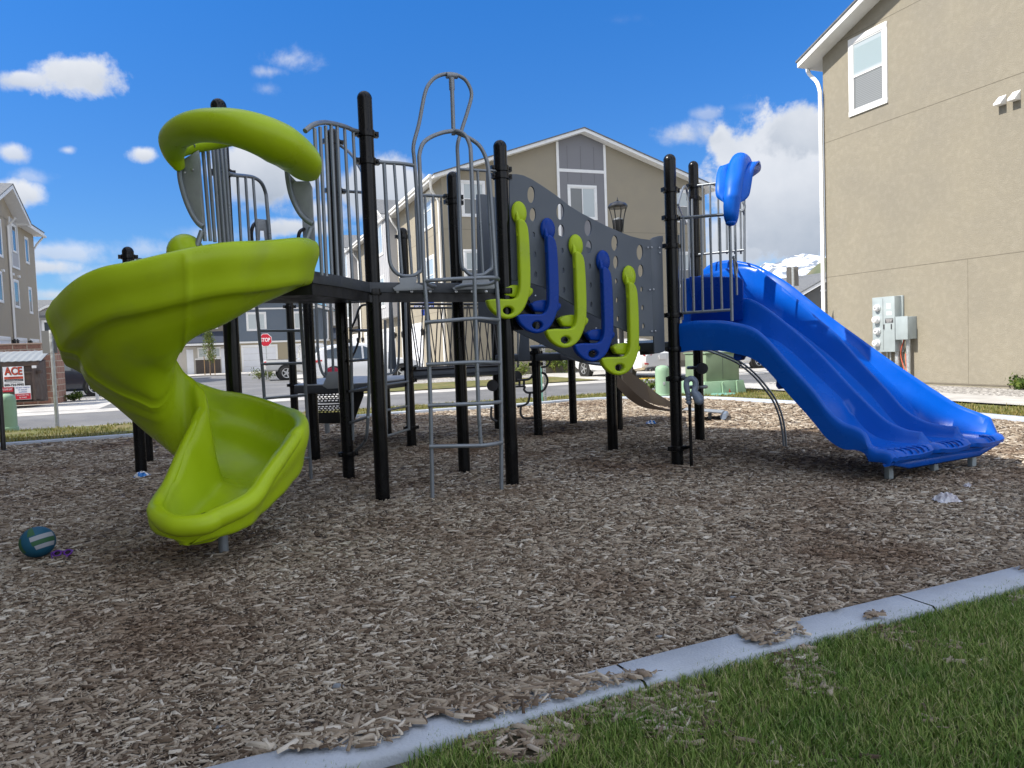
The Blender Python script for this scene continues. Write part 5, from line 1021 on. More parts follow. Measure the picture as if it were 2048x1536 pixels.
MB().obox(uvp(-11.2, 2.2), U*11.0, V*8, Z*2.6).build('wall', M_TAUPE, T2); MB().obox(uvp(-11.2, -.3, 66.003), U*11.0, V*8, Z*2.5).build('entry_wall', M_CREAM, T2)
MB().prism([uvp(-11.25, 4.8, 65.6), uvp(-.05, 4.8, 65.6), uvp(-.05, 6.2, 70), uvp(-11.25, 6.2, 70)], Z*.1).build('roof', M_ROOF, T2); MB().obox(uvp(-11.2, 4.72, 65.55), U*11.1, V*.1, Z*.22).build('fascia', M_TRIM, T2)
for a in (-3.5, -1.95, -6.5): window(T2, uvp(0, 0), U, -V, a, a+1.1, 3.72, 4.6, .12, 'h', M_BLIND)
MB().prism([uvp(-3.4, 2.45, 64.9), uvp(-.15, 2.45, 64.9), uvp(-.15, 3.35, 65.998), uvp(-3.4, 3.35, 65.998)], Z*.06).build('porch_roof', M_ROOFN, T2); MB().obox(uvp(-3.4, 2.28, 64.85), U*3.2, V*.1, Z*.16).build('porch_fascia', M_TRIM, T2)
sw = MB(); sw.obox(uvp(-2.55, -.3, 65.93), U*1.85, V*.07, Z*1.45); sw.build('stone_wainscot', M_STONE, T2); MB().obox(uvp(-2.6, 1.15, 65.9), U*1.95, V*.1, Z*.1).build('ledge', M_TRIM, T2)
for a in (-2.3, -1.3): window(T2, uvp(0, 0), U, -V, a, a+.6, 1.35, 2.05, .08, 'n', M_BLIND)
for a in (-3.2, -.62): dr = MB(); wbox(dr, uvp(0, 0), U, -V, a, a+.5, -.2, 2.0, 0, .03); dr.build('front_door', M_GARAGE, T2)
T3 = thing('row_house', uvp(4, 0, 68), 'blue-grey two storey row house with wide gable and white garage doors', 'house')
MB().prism([uvp(-.1, 2.4), uvp(8.1, 2.4), uvp(8.1, 4.95), uvp(4.1, 6.1), uvp(-.1, 4.95)], V*9).build('wall', M_BBLUE, T3); MB().obox(uvp(-.1, -.3, 66.003), U*8.2, V*8, Z*2.7).build('lower_wall', M_BEIGE, T3)
for a, b in (((-.5, 4.8), (4.1, 6.12)), ((4.1, 6.12), (8.5, 4.85))):
    MB().prism([uvp(a[0], a[1], 65.6), uvp(b[0], b[1], 65.6), uvp(b[0], b[1]+.2, 65.6), uvp(a[0], a[1]+.2, 65.6)], V*9.5).build('fascia', M_TRIM, T3); MB().prism([uvp(a[0], a[1]+.203, 65.57), uvp(b[0], b[1]+.203, 65.57), uvp(b[0], b[1]+.27, 65.57), uvp(a[0], a[1]+.27, 65.57)], V*9.5).build('roof', M_ROOF, T3)
tr = MB(); wbox(tr, uvp(0, 0), U, -V, -.1, 8.1, 2.36, 2.5, 0, .06); wbox(tr, uvp(0, 0), U, -V, 1.0, 7.2, 5.12, 5.24, 0, .05); tr.build('trim_band', M_TRIM, T3)
for a in (1.6, 5.3): window(T3, uvp(0, 0), U, -V, a, a+1.3, 3.5, 4.75, .14, 'v', M_BLIND)
garage(T3, uvp(0, 0, 65.99), U, -V, 1.1, 3.65, -.1, 2.0); garage(T3, uvp(0, 0, 65.99), U, -V, 4.9, 7.4, -.1, 2.0); pipe(T3, [uvp(8.0, 4.8, 65.7), uvp(8.0, 2.6, 65.9), uvp(7.8, 2.3, 65.9), uvp(7.8, -.1, 65.9)], .07, M_TRIM)
T4 = thing('row_house', uvp(11, 0, 68), 'taupe row house half hidden behind the stop sign street, right of blue-grey gable', 'house')
MB().obox(uvp(8.12, 2.3), U*8, V*8, Z*2.6).build('wall', M_TAUPE, T4); MB().obox(uvp(8.12, -.3, 66.003), U*8, V*8, Z*2.6).build('lower_wall', M_CREAM, T4); MB().prism([uvp(8.12, 4.9, 65.6), uvp(16, 4.9, 65.6), uvp(16, 6.3, 70), uvp(8.12, 6.3, 70)], Z*.1).build('roof', M_ROOF, T4); MB().prism([uvp(8.3, 2.45, 65.0), uvp(11, 2.45, 65.0), uvp(11, 3.4, 65.998), uvp(8.3, 3.4, 65.998)], Z*.06).build('porch_roof', M_ROOFN, T4); window(T4, uvp(0, 0), U, -V, 8.6, 9.5, 3.75, 4.7, .12, 'h', M_BLIND)
# ---- low house behind the blue slide
H5 = thing('low_house', P(1640, 600, 47)*1.0-Z*P(1640, 600, 47).z, 'low house with grey shingle roof and dark gable, behind the top of the blue slide', 'house')
D5 = 46.0
def q5(px, py, d=D5): return P(px, py, d)
ra = q5(1560, 560, 54); rb5 = q5(1690, 543, 54); ea = q5(1550, 596, 47); eb = q5(1690, 588, 47)
MB().prism([ea, eb, rb5, ra], Z*.12).build('roof', M_ROOF, H5); wl5 = MB(); wl5.obox(Vector((ea.x+.3, ea.y+.4, -.1)), Vector((eb.x-ea.x-.3, 0, 0)), Vector((0, 6, 0)), Z*(ea.z-.05)); wl5.build('wall', mat('dark_olive_siding', (.10, .105, .09), .8), H5)
A5 = q5(1606, 588, 44.5); AP = q5(1668, 553, 44.5); B5 = q5(1730, 588, 44.5)
MB().prism([Vector((A5.x+.2, A5.y, -.1)), Vector((B5.x-.2, A5.y, -.1)), Vector((B5.x-.2, A5.y, B5.z)), Vector((AP.x, A5.y, AP.z-.1)), Vector((A5.x+.2, A5.y, A5.z-.02))], Vector((0, 6, 0))).build('front_gable', mat('dark_grey_siding', (.12, .12, .115), .8), H5)
for a, b in ((A5-Vector((.3, 0, .18)), AP), (AP, B5+Vector((.3, 0, -.18)))): MB().prism([a+Vector((0, -.35, 0)), b+Vector((0, -.35, 0)), b+Vector((0, -.35, .2)), a+Vector((0, -.35, .2))], Vector((0, 5, 0))).build('fascia', M_TRIM, H5); MB().prism([a+Vector((0, -.38, .203)), b+Vector((0, -.38, .203)), b+Vector((0, -.38, .28)), a+Vector((0, -.38, .28))], Vector((0, 6, 0))).build('roof', M_ROOF, H5)
wt = MB(); wt.obox(Vector((A5.x+1.0, A5.y-.04, q5(1640, 583, 44.5).z)), Vector((B5.x-A5.x-2, 0, 0)), Vector((0, .04, 0)), Z*.1); wt.build('trim_band', M_TRIM, H5)
# ---- tall block left of the frame that shades the play bed
SHW = [(-2.6, 15.45), (-.2, 14.2), (1.77, 12.2), (2.8, 11.2), (4.1, 10.3), (4.5, 8.9), (4.70, 7.7), (4.86, 7.0), (5.3, 5.8), (5.6, 4.0)]
Lh = -SH; CF = Vector((-2.6, 15.45, 0))-Lh*8.4; prof_ = []
for x, y in SHW:
    a = np.array([[-V.x, Lh.x], [-V.y, Lh.y]]); k, m_ = np.linalg.solve(a, np.array([x-CF.x, y-CF.y])); prof_.append((k, m_*math.tan(SUN_EL)))
HN = thing('apartment_block', CF-V*6-U*6, 'tall stucco apartment block standing left of the play area', 'building')
pp = [CF+Z*-.1]+[CF-V*k+Z*z for k, z in prof_]+[CF-V*(prof_[-1][0]+12)+Z*prof_[-1][1], CF-V*(prof_[-1][0]+12)-Z*.1]
MB().prism(pp, -U*11).build('wall', M_STUC2, HN)
for i in range(5):
    for z0 in (1.0, 4.2, 7.4): window(HN, CF, -V, U, 1.6+i*3.2, 2.9+i*3.2, z0, z0+1.5, .12, 'h')
# ------------------------------------------------------------------ street things
def wheel(par, c, ax, R, w, side, rimm=M_RIM, spokes=5):
    # ax: axle direction pointing outward
    f = Vector((ax.y, -ax.x, 0)) if abs(ax.z) < .5 else Vector((1, 0, 0)); A_ = (f, Z, ax)
    if f.cross(Z).dot(ax) < 0: A_ = (-f, Z, ax)
    t = MB(); t.lathe([(R*.62, -w*.5), (R*.9, -w*.5), (R*.985, -w*.35), (R, 0), (R*.985, w*.35), (R*.9, w*.48), (R*.66, w*.5), (R*.64, w*.3), (R*.64, -w*.3)], c, 28, A_); o = t.build('wheel', M_TYRE, par, smooth=.7)
    r = MB(); r.lathe([(R*.64, w*.34), (R*.66, w*.46), (R*.58, w*.44), (R*.55, w*.2), (0, w*.18)], c, 28, A_)
    for k in range(spokes):
        a = 2*math.pi*k/spokes; d = A_[0]*math.cos(a)+A_[1]*math.sin(a); p_ = A_[0]*-math.sin(a)+A_[1]*math.cos(a)
        r.prism([c+ax*w*.25+d*R*.06-p_*R*.11, c+ax*w*.25+d*R*.6-p_*R*.065, c+ax*w*.25+d*R*.6+p_*R*.065, c+ax*w*.25+d*R*.06+p_*R*.11], ax*w*.17)
    r.lathe([(R*.13, w*.4), (R*.11, w*.46), (0, w*.47)], c, 14, A_); r.build('rim', rimm, o, smooth=.5)
def car(name, label, loc, head, stn, paint, L_, wheels, R, glass, windows, group=None, lamps=True, cat='car', rimm=M_RIM):
    """stn: (x from rear, z_bottom, z_belt, z_roof, half width); head: unit vector to the front"""
    X = head.normalized(); Y = Vector((-X.y, X.x, 0)); loc = Vector((loc[0], loc[1], 0)); T = thing(name, loc, label, cat, group)
    W = lambda x, y, z: loc + X*(x-L_/2) + Y*y + Z*z
    def fine(n=5):
        out = []
        for a, b in zip(stn, stn[1:]):
            for k in range(n): t = k/n; out.append(tuple(a[i]*(1-t)+b[i]*t for i in range(5)))
        return out+[stn[-1]]
    S_ = fine(3); rows = []
    def wtop(s): return s[4]*.97-(s[3]-s[2])*.30
    for s in S_:
        x, zb, zl, zt, w = s; wt_ = wtop(s)
        half = [(w*.86, zb), (w*.97, zb+.08), (w*1.0, zb+(zl-zb)*.45), (w*.985, zb+(zl-zb)*.8), (w*.96, zl), (wt_*1.0, zt-.05), (wt_*.86, zt-.005), (wt_*.4, zt+.015)]
        rows.append([W(x, y, z) for y, z in half]+[W(x, -y, z) for y, z in half[::-1]])
    mb = MB(); mb.grid(rows, closed=True); n = len(rows[0]); mb.f += [list(range(n)), [len(mb.v)-n+k for k in range(n)][::-1]]; mb.mi += [0, 0]
    b = mb.build('body', paint, T, smooth=.55); bm = bmesh.new(); bm.from_mesh(b.data); bmesh.ops.recalc_face_normals(bm, faces=bm.faces); bm.to_mesh(b.data); bm.free()
    def at(x):
        for a, c in zip(stn, stn[1:]):
            if a[0] <= x <= c[0]: t = (x-a[0])/max(c[0]-a[0], 1e-6); return tuple(a[i]*(1-t)+c[i]*t for i in range(5))
    for x0, x1, lo0, hi0, lo1, hi1 in windows:
        for sd in (1, -1):
            q = []
            for x, f in ((x0, lo0), (x1, lo1), (x1, hi1), (x0, hi0)):
                s = at(x); z = s[2]+(s[3]-.05-s[2])*f; y = s[4]*.96+(wtop(s)-s[4]*.96)*f; q.append(W(x, sd*(y+.006), z))
            MB().prism(q, Y*sd*.012).build('window', M_GLASS, T)
    for x0, x1 in glass:
        s0, s1 = at(x0), at(x1); y0 = wtop(s0)*.84; y1 = wtop(s1)*.84; dz = .012
        MB().prism([W(x0, -y0, s0[3]+dz), W(x0, y0, s0[3]+dz), W(x1, y1, s1[3]+dz), W(x1, -y1, s1[3]+dz)], Z*.012).build('windscreen', M_GLASS, T)
    for x in wheels:
        for sd in (1, -1):
            s = at(x); c = W(x, sd*(s[4]-.072), R)
            a_ = MB(); ax = Y*sd; A_ = (X, Z, ax) if X.cross(Z).dot(ax) > 0 else (-X, Z, ax); a_.lathe([(R*1.2, -.12), (R*1.2, .082), (0, .082)], c, 24, A_); a_.build('wheel_arch', M_TYRE, T)
            wheel(T, c, ax, R, .2, sd, rimm)
    return T, W, at, X, Y, wtop
# SUV stations
SUV = [(0, .55, .95, 1.0, .78), (.08, .38, 1.02, 1.12, .88), (.45, .3, 1.05, 1.50, .92), (.9, .26, 1.05, 1.63, .93), (1.6, .24, 1.03, 1.69, .93), (2.5, .24, 1.0, 1.67, .93), (3.1, .24, .99, 1.38, .92), (3.45, .24, 1.0, 1.06, .92), (4.2, .26, .93, .96, .9), (4.55, .34, .78, .82, .82), (4.68, .42, .68, .70, .7)]
SED = [(0, .42, .82, .86, .72), (.12, .32, .92, 1.0, .84), (.7, .24, .96, 1.06, .9), (1.25, .22, .95, 1.34, .91), (1.8, .22, .94, 1.44, .91), (2.5, .22, .93, 1.44, .91), (3.1, .22, .92, 1.16, .91), (3.45, .22, .92, .98, .9), (4.3, .25, .82, .86, .86), (4.62, .34, .66, .68, .76), (4.72, .4, .58, .6, .64)]
PICK = [(0, .55, 1.02, 1.05, .86), (.1, .5, 1.05, 1.07, .92), (1.7, .42, 1.05, 1.07, .93), (1.76, .4, 1.06, 1.1, .93), (1.9, .36, 1.06, 1.78, .93), (2.6, .34, 1.05, 1.83, .93), (3.2, .34, 1.03, 1.75, .93), (3.85, .34, 1.03, 1.12, .93), (4.9, .38, .98, 1.02, .9), (5.25, .46, .84, .88, .82), (5.35, .5, .7, .72, .75)]
def lamp(T, pts, vec, m=M_RED, name='tail_lamp'): return MB().prism(pts, vec).build(name, m, T, bevel=.006)
# white SUV nosed towards the garages
wc = P(668, 740, 30.5); loc = Vector((wc.x, wc.y, 0))+U*(4.68/2-.95)+V*.9
T, W, at, X, Y, wt_ = car('parked_car', 'white SUV parked nose in at the garages, seen between the thin black posts', loc, U, SUV, M_CWHITE, 4.68, (.95, 3.75), .36, [(.1, .44), (2.6, 3.4)], [(.62, 1.25, .15, .82, .05, .9), (1.32, 2.1, .05, .9, .05, .9), (2.18, 2.95, .05, .9, .05, .62)], group='cars parked around the play area')
for sd in (1, -1): lamp(T, [W(.02, sd*.86, .9), W(.5, sd*.93, 1.0), W(.5, sd*.93, 1.06), W(.04, sd*.84, 1.04)], Y*sd*.02)
lamp(T, [W(-.01, -.7, .45), W(-.01, .7, .45), W(-.01, .7, .6), W(-.01, -.7, .6)], -X*.05, M_CHAR, 'bumper')
# off-white pickup
wc = P(574, 752, 38.6); loc = Vector((wc.x, wc.y, 0))+U*(5.35/2-1.1)+V*.9
T, W, at, X, Y, wt_ = car('parked_pickup', 'off-white pickup truck parked side on below the stop sign', loc, U, PICK, M_CSILV, 5.35, (1.1, 4.35), .38, [(3.25, 3.8)], [(1.98, 2.55, .05, .88, .05, .88), (2.62, 3.4, .05, .88, .05, .62)], group='cars parked around the play area', cat='pickup')
for sd in (1, -1): lamp(T, [W(-.02, sd*.78, .8), W(.12, sd*.935, .8), W(.12, sd*.935, 1.0), W(-.02, sd*.78, 1.0)], Y*sd*.02)
MB().obox(W(-.12, -.85, .42), Y*1.7, X*.16, Z*.18).build('bumper', M_RIM, T, bevel=.02); MB().obox(W(.15, -.78, 1.055), Y*1.56, X*1.5, Z*.03).build('bed_liner', M_CHAR, T)
# dark SUV behind the block wall
wc = P(192, 777, 28.7); loc = Vector((wc.x, wc.y, 0))+U*(4.68/2-3.75)+V*.9
T, W, at, X, Y, wt_ = car('parked_car', 'dark blue-grey SUV parked behind the red block wall', loc, U, SUV, M_CDARK, 4.68, (.95, 3.75), .37, [(.1, .44), (2.6, 3.4)], [(.62, 1.25, .15, .82, .05, .9), (1.32, 2.1, .05, .9, .05, .9), (2.18, 2.95, .05, .9, .05, .62)], group='cars parked around the play area')
# white sedan seen from behind
rc = P(1305, 735, 27.0); hd = (V*.93+U*-.12).normalized(); loc = Vector((rc.x, rc.y, 0))+hd*4.72/2+Vector((.35, 0, 0))
T, W, at, X, Y, wt_ = car('parked_car', 'white sedan parked facing away, tail visible under the wavy panel', loc, hd, SED, M_CWHITE, 4.72, (.95, 3.72), .335, [(.75, 1.24), (2.55, 3.4)], [(1.3, 1.75, .1, .85, .05, .88), (1.82, 2.5, .05, .88, .05, .88), (2.56, 3.1, .05, .88, .05, .6)], group='cars parked around the play area')
for sd in (1, -1):
    lamp(T, [W(.02, sd*.45, .82), W(.05, sd*.76, .8), W(.14, sd*.83, .9), W(.05, sd*.5, .94)], -X*.03); lamp(T, [W(.0, sd*.62, .5), W(.03, sd*.76, .5), W(.03, sd*.78, .56), W(.0, sd*.64, .54)], -X*.05, M_RED, 'reflector')
    MB().lathe([(.05, 0), (.05, .1), (.04, .1), (.04, 0)], W(.02, sd*.55, .3), 14, (Y, Z, -X) if Y.cross(Z).dot(-X) > 0 else (-Y, Z, -X)).build('exhaust', M_RIM, T, smooth=.6)
pl = MB(); pl.box(W(-.03, 0, .74), .02, .32, .16, (X, Y, Z)); pl.build('number_plate', M_WHITE, T)
MB().obox(W(-.02, -.7, .26), Y*1.4, X*.2, Z*.1).build('bumper', M_CHAR, T)
loc = P(1545, 745, 33); loc.z = 0
T, W, at, X, Y, wt_ = car('parked_car', 'white car almost hidden behind the curved rail under the blue slide', loc, U, SED, M_CWHITE, 4.72, (.95, 3.72), .335, [(.75, 1.24), (2.55, 3.4)], [(1.3, 1.75, .1, .85, .05, .88), (1.82, 2.5, .05, .88, .05, .88), (2.56, 3.1, .05, .88, .05, .6)], group='cars parked around the play area')

# ---- signs
def octo(r): return [(r*math.cos(math.pi/8+k*math.pi/4), r*math.sin(math.pi/8+k*math.pi/4)) for k in range(8)]
sp = P(531, 680, 40); SX = Vector((1, 0, 0)); SY = Vector((0, -1, 0))
T = thing('stop_sign', (sp.x, sp.y, 0), 'red octagonal stop sign on a thin steel post beside the pickup', 'stop sign')
flat_shape('sign_face', [octo(.36)], sp, SX, Z, .006, 0, M_WHITE, T); flat_shape('sign_field', [octo(.335)], sp+SY*.012, SX, Z, .004, 0, M_SIGNR, T); text('lettering', 'STOP', sp+SY*.02, SX, Z, .27, M_WHITE, T, .50, .006)
MB().box((sp.x, sp.y+.04, (sp.z+.3)/2), .05, .04, sp.z+.3).build('post', M_GALV, T)
sb = P(848, 611, 25.0)
T = thing('street_sign', (sb.x, sb.y, 0), 'blue street name sign with white letters seen through the bridge rods', 'street sign')
hw = 20*25/1510; MB().box(sb, hw*2, .012, 12*25/1510).build('name_plate', M_SIGNB, T); text('lettering', 'GMILLS ST', sb+SY*.009, SX, Z, .14, M_WHITE, T, hw*1.85, .003)
MB().box(P(848, 625, 25)+Vector((-.03, 0, 0)), .10, .05, .2).build('cross_plate', M_SIGNB, T); MB().box((sb.x+.04, sb.y+.05, (sb.z+.1)/2), .05, .05, sb.z+.1).build('post', M_GALV, T)
g = G(1091, 806); T = thing('sign_post', (g.x, g.y, 0), 'perforated galvanised sign post on the sunny verge behind the wavy panel', 'sign post')
pm = MB(); pm.box((g.x, g.y, 1.35), .06, .06, 2.7); pm.build('post', M_GALV, T, bevel=.004); ph = MB()
for k in range(50): ph.lathe([(.011, 0), (0, .001)], (g.x, g.y-.0315, .1+k*.05), 6, (SX, Z, SY))
ph.build('punched_holes', M_CHAR, T); MB().box((g.x-.075, g.y+.02, .42), .045, .03, .84).build('stub_post', M_TEAL, T); MB().box((g.x, g.y-.05, 2.4), .3, .012, .45).build('sign_plate', M_GALV, T)
sg = P(1585, 553, 20); T = thing('road_sign', (sg.x, sg.y, 0), 'plain grey back of a sign on a post above the blue slide', 'sign')
flat_shape('sign_plate', [[(-.16, -.25), (.16, -.25), (.16, .25), (-.16, .25)]], sg, SX, Z, .006, .003, mat('sign_back_aluminium', (.19, .18, .17), .5, metal=.4), T); MB().box((sg.x-.01, sg.y-.045, (sg.z+.25)/2), .06, .05, sg.z+.25).build('post', M_GALV, T, bevel=.004)
g = G(115, 856); T = thing('sign_post', (g.x, g.y, 0), 'square galvanised sign post on the verge just left of spiral slide', 'sign post')
MB().box((g.x, g.y, 1.0), .058, .058, 2.0).build('post', M_GALV, T, bevel=.004); MB().box((g.x-.07, g.y+.04, 1.76), .3, .01, .46).build('sign_plate', mat('sign_back_dull', (.2, .2, .2), .5), T)
g = G(195, 801); T = thing('marker_post', (g.x, g.y, 0), 'short white marker post in gravel before the dark SUV wheel', 'post'); MB().box((g.x, g.y, .27), .1, .03, .54).build('slat', M_TRIM, T); MB().box((g.x, g.y+.03, .12), .04, .03, .24).build('stake', M_GALV, T)
b0 = G(7, 902); T = thing('steel_pole', (b0.x, b0.y, 0), 'thin black steel pole rising at the left edge of the chip bed', 'pole'); MB().tube([b0-Z*.2, b0+Vector((-.02, .05, 1.2)), b0+Vector((-.09, .1, 2.4))], .036, 12).build('pole_shaft', M_LAMP, T, smooth=.8); MB().lathe([(.075, -.05), (.075, .012), (.038, .02)], b0, 14).build('base_collar', M_LAMP, T, smooth=.6)
# ---- utility pedestals, transformer, valve lid
def pedestal(px, py, label):
    g = G(px, py); T = thing('utility_pedestal', (g.x, g.y, 0), label, 'utility box', 'rounded green utility pedestals')
    m = MB(); m.lathe([(.165, -.1), (.165, .62), (.158, .69), (.13, .73), (.06, .755), (0, .76)], (g.x, g.y, 0), 28); m.build('cover', M_PED, T, smooth=.7); m = MB(); m.lathe([(.185, -.1), (.185, .09), (.167, .1)], (g.x, g.y, 0), 28); m.build('base', M_PED, T, smooth=.5)
    m = MB(); m.box((g.x, g.y-.168, .35), .05, .012, .07); m.build('hasp', M_GALV, T)
pedestal(17, 864, 'rounded pale green utility pedestal at the left edge in front of the dumpster'); pedestal(1326, 796, 'rounded pale green utility pedestal beside the transformer')
g = G(1452, 791); c = Vector((g.x, g.y, 0))+V*.5
T = thing('transformer', (c.x, c.y, 0), 'green pad mounted electrical transformer box on its base, behind the black post', 'transformer')
m = MB(); m.prism([c-U*.62-V*.5-Z*.1, c+U*.62-V*.5-Z*.1, c+U*.54-V*.45+Z*.34, c-U*.54-V*.45+Z*.34], V*1.0); m.build('pad', M_PED, T, bevel=.015)
m = MB(); m.obox(c-U*.46-V*.4+Z*.34, U*.92, V*.85, Z*.64); cab = m.build('cabinet', M_PEDD, T, bevel=.012)
m = MB(); m.obox(c-U*.49-V*.43+Z*.98, U*.98, V*.91, Z*.035); m.build('cabinet_lid', M_PEDD, cab, bevel=.01); m = MB(); m.obox(c-U*.003-V*.404+Z*.38, U*.006, V*.006, Z*.58); m.build('door_seam', M_CHAR, cab); m = MB(); m.ball(c-U*.465-V*.1+Z*.85, .012, .07, .06, 14, 8); m.build('vent_cap', M_PED, cab, smooth=1)
tb('lifting_bracket', [[c+U*(-.1)-V*.53+Z*.02, c+U*(-.1)-V*.50+Z*.3, c+U*(-.05)-V*.47+Z*.31], [c+U*.3-V*.53+Z*.02, c+U*.3-V*.5+Z*.32, c+U*.35-V*.47+Z*.33]], .016, M_PED, T); MB().prism([c+U*.05-V*.535+Z*.02, c+U*.13-V*.53+Z*.02, c+U*.09-V*.52+Z*.16], -V*.006).build('warning_sticker', M_RED, T)
g = G(1446, 790, .02); m = MB(); m.lathe([(.3, -.02), (.3, .03), (.27, .045), (0, .05)], (g.x, g.y, .02), 28); tag(m.build('valve_lid', M_TEAL, smooth=.5), 'flat round teal lid lying in the grass before the transformer', 'utility lid')
# ---- street lamp
lp0 = P(1237, 470, 26); T = thing('street_lamp', (lp0.x, lp0.y, 0), 'black lantern style street lamp standing above the wavy grey panel', 'street lamp')
zb = P(1237, 470, 26).z; k_ = 26/1510
m = MB(); m.lathe([(.2, -.1), (.2, .3), (.12, .45), (.09, .6), (.07, zb-.4), (.09, zb-.35), (.09, zb-.3), (.06, zb-.28), (.075, zb-.02), (.1, zb)], (lp0.x, lp0.y, 0), 18); m.build('pole', M_LAMP, T, smooth=.7)
m = MB(); m.lathe([(.12, 0), (.155, .18), (.20, .48), (.2, .5), (.16, .5), (.13, .45)], (lp0.x, lp0.y, zb), 20); m.build('lamp_bowl', M_LAMP, T, smooth=.6); m = MB(); m.lathe([(.1, 0), (.15, .22), (.15, .45), (0, .5)], (lp0.x, lp0.y, zb+.1), 20); m.build('lamp_glass', M_LGLASS, T, smooth=.7)
hz = zb+.9*1.0
m = MB()
for k in range(8): a = k*math.pi/4+.2; d = Vector((math.cos(a), math.sin(a), 0)); m.tube(cr([Vector((lp0.x, lp0.y, zb+.1))+d*.17, Vector((lp0.x, lp0.y, zb+.45))+d*.2, Vector((lp0.x, lp0.y, zb+.75))+d*.26, Vector((lp0.x, lp0.y, zb+.95))+d*.33], 4), .012, 6)
m.build('lantern_cage', M_LAMP, T, smooth=.8); m = MB(); m.lathe([(.30, .9), (.34, .93), (.345, .97), (.27, 1.06), (.12, 1.12), (.03, 1.14), (.035, 1.18), (.012, 1.2), (.012, 1.26), (0, 1.28)], (lp0.x, lp0.y, zb), 24); m.build('lamp_cap', M_LAMP, T, smooth=.6)
# ---- dumpster enclosure on the left
vD = 26.4
def du(px, py, v=vD):
    r_ = ray(px, py); t = (v-CAM.dot(V))/r_.dot(V); p = CAM+r_*t; return p.dot(U), p.z
u1, _ = du(79, 740); zt = du(79, 722)[1]; zl = du(40, 693, vD+1.5)[1]
T = thing('dumpster', tuple(UV(u1-1, vD+.7)), 'rusty brown steel dumpster with grey lid and white ACE sign', 'dumpster')
z0 = .12; u0 = u1-2.1
m = MB(); m.prism([UV(u0, vD, z0+.15), UV(u0, vD, zt-.12), UV(u0, vD+1.5, zt+.05), UV(u0, vD+1.5, z0)], U*(u1-.12-u0)); m.build('bin', M_DUMP, T, bevel=.01)
m = MB(); m.obox(UV(u0-.05, vD-.07, zt-.13), U*(u1+.05-u0), V*.08, Z*.13); m.obox(UV(u0, vD-.04, 1.05), U*(u1-.14-u0), V*.04, Z*.06); m.obox(UV(u0, vD-.04, .5), U*(u1-.14-u0), V*.04, Z*.06)
for uu in (u1-.2, u0+.02, u1-1.0): m.obox(UV(uu, vD-.05, z0+.1), U*.07, V*.05, Z*(zt-.2-z0))
m.obox(UV(u1-.12, vD+.1, 1.02), U*.14, V*.5, Z*.1); m.build('bin_rib', M_DUMP, T, bevel=.006)
m = MB(); rows = []
for k in range(25):
    a = k/24; uu = u0-.08+(u1+.16-u0)*a; rp = .014*(k % 2)
    rows.append([UV(uu, vD-.1, zt+.012+rp), UV(uu, vD+.7, zt+.2+rp), UV(uu, vD+1.55, zt+.33+rp), UV(uu, vD+1.55, zt+.31+rp), UV(uu, vD+.7, zt+.18+rp), UV(uu, vD-.1, zt-.005+rp)])
m.grid(rows, closed=True, flip=False); lo = m.build('lid', M_LID, T); 
def duq(px, py): a, z = du(px, py); return a, z
def plate(name, x0, y0, x1, y1, m_, off=.06, par=None):
    a0, za = du((x0), (y0)); a1, zb_ = du(x1, y1); mm = MB(); mm.obox(UV(a0, vD-off, zb_), U*(a1-a0), -V*.012, Z*(za-zb_)); return mm.build(name, m_, par or T, bevel=.003), UV((a0+a1)/2, vD-off-.014, (za+zb_)/2), a1-a0, za-zb_
so_, c_s, w_s, h_s = plate('company_sign', 6, 734, 51, 773, M_WHITE)
text('lettering', 'ACE', c_s+Z*h_s*.27-V*.002+U*.012-Z*.008, U, Z, h_s*.52, M_CHAR, so_, w_s*.84, .012); text('lettering', 'ACE', c_s+Z*h_s*.27-V*.006, U, Z, h_s*.52, M_SIGNORG, so_, w_s*.84, .006)
def bar(zf, hf, m_, wf=.9, o=.002):
    mm = MB(); mm.obox(c_s-U*w_s*wf/2+Z*(h_s*zf)-V*0, U*w_s*wf, -V*o, Z*h_s*hf); mm.build('sign_band', m_, so_)
bar(-.10, .11, M_SIGNORG); bar(-.22, .11, M_CHAR); text('lettering', 'DISPOSAL, INC.', c_s-Z*h_s*.04-V*.005, U, Z, h_s*.07, M_CHAR, so_, w_s*.5); text('lettering', 'www.acedisposal.com', c_s-Z*h_s*.165-V*.005, U, Z, h_s*.06, M_WHITE, so_, w_s*.72)
text('lettering', "DON'T LOVE, WHERE YOU'RE AT", c_s-Z*h_s*.28-V*.003, U, Z, h_s*.05, M_CHAR, so_, w_s*.8); text('lettering', '800-724-9995', c_s-Z*h_s*.40-V*.003, U, Z, h_s*.15, M_CHAR, so_, w_s*.92, .004)
so_, c_s, w_s, h_s = plate('notice_sign', 30, 772, 64, 798, M_WHITE, .065); bar(-.48, .42, M_SIGNR, .96)
for i, s in enumerate(('NO BULK ITEMS IN', 'OR AROUND', 'DUMPSTER')): text('lettering', s, c_s+Z*h_s*(.36-.16*i)-V*.003, U, Z, h_s*.12, M_SIGNB, so_, w_s*(.85, .55, .5)[i])
for i, s in enumerate(('VIOLATORS WILL', 'BE FINED')): text('lettering', s, c_s-Z*h_s*(.17+.18*i)-V*.006, U, Z, h_s*.13, M_WHITE, so_, w_s*(.8, .45)[i])
so_, c_s, w_s, h_s = plate('red_notice', -4, 775, 28, 783, M_SIGNR, .06); text('lettering', 'ANY TO DUMP UNIT', c_s-V*.003, U, Z, h_s*.6, M_WHITE, so_, w_s*.88); plate('sticker', 64, 726, 74, 736, M_WHITE, .056)
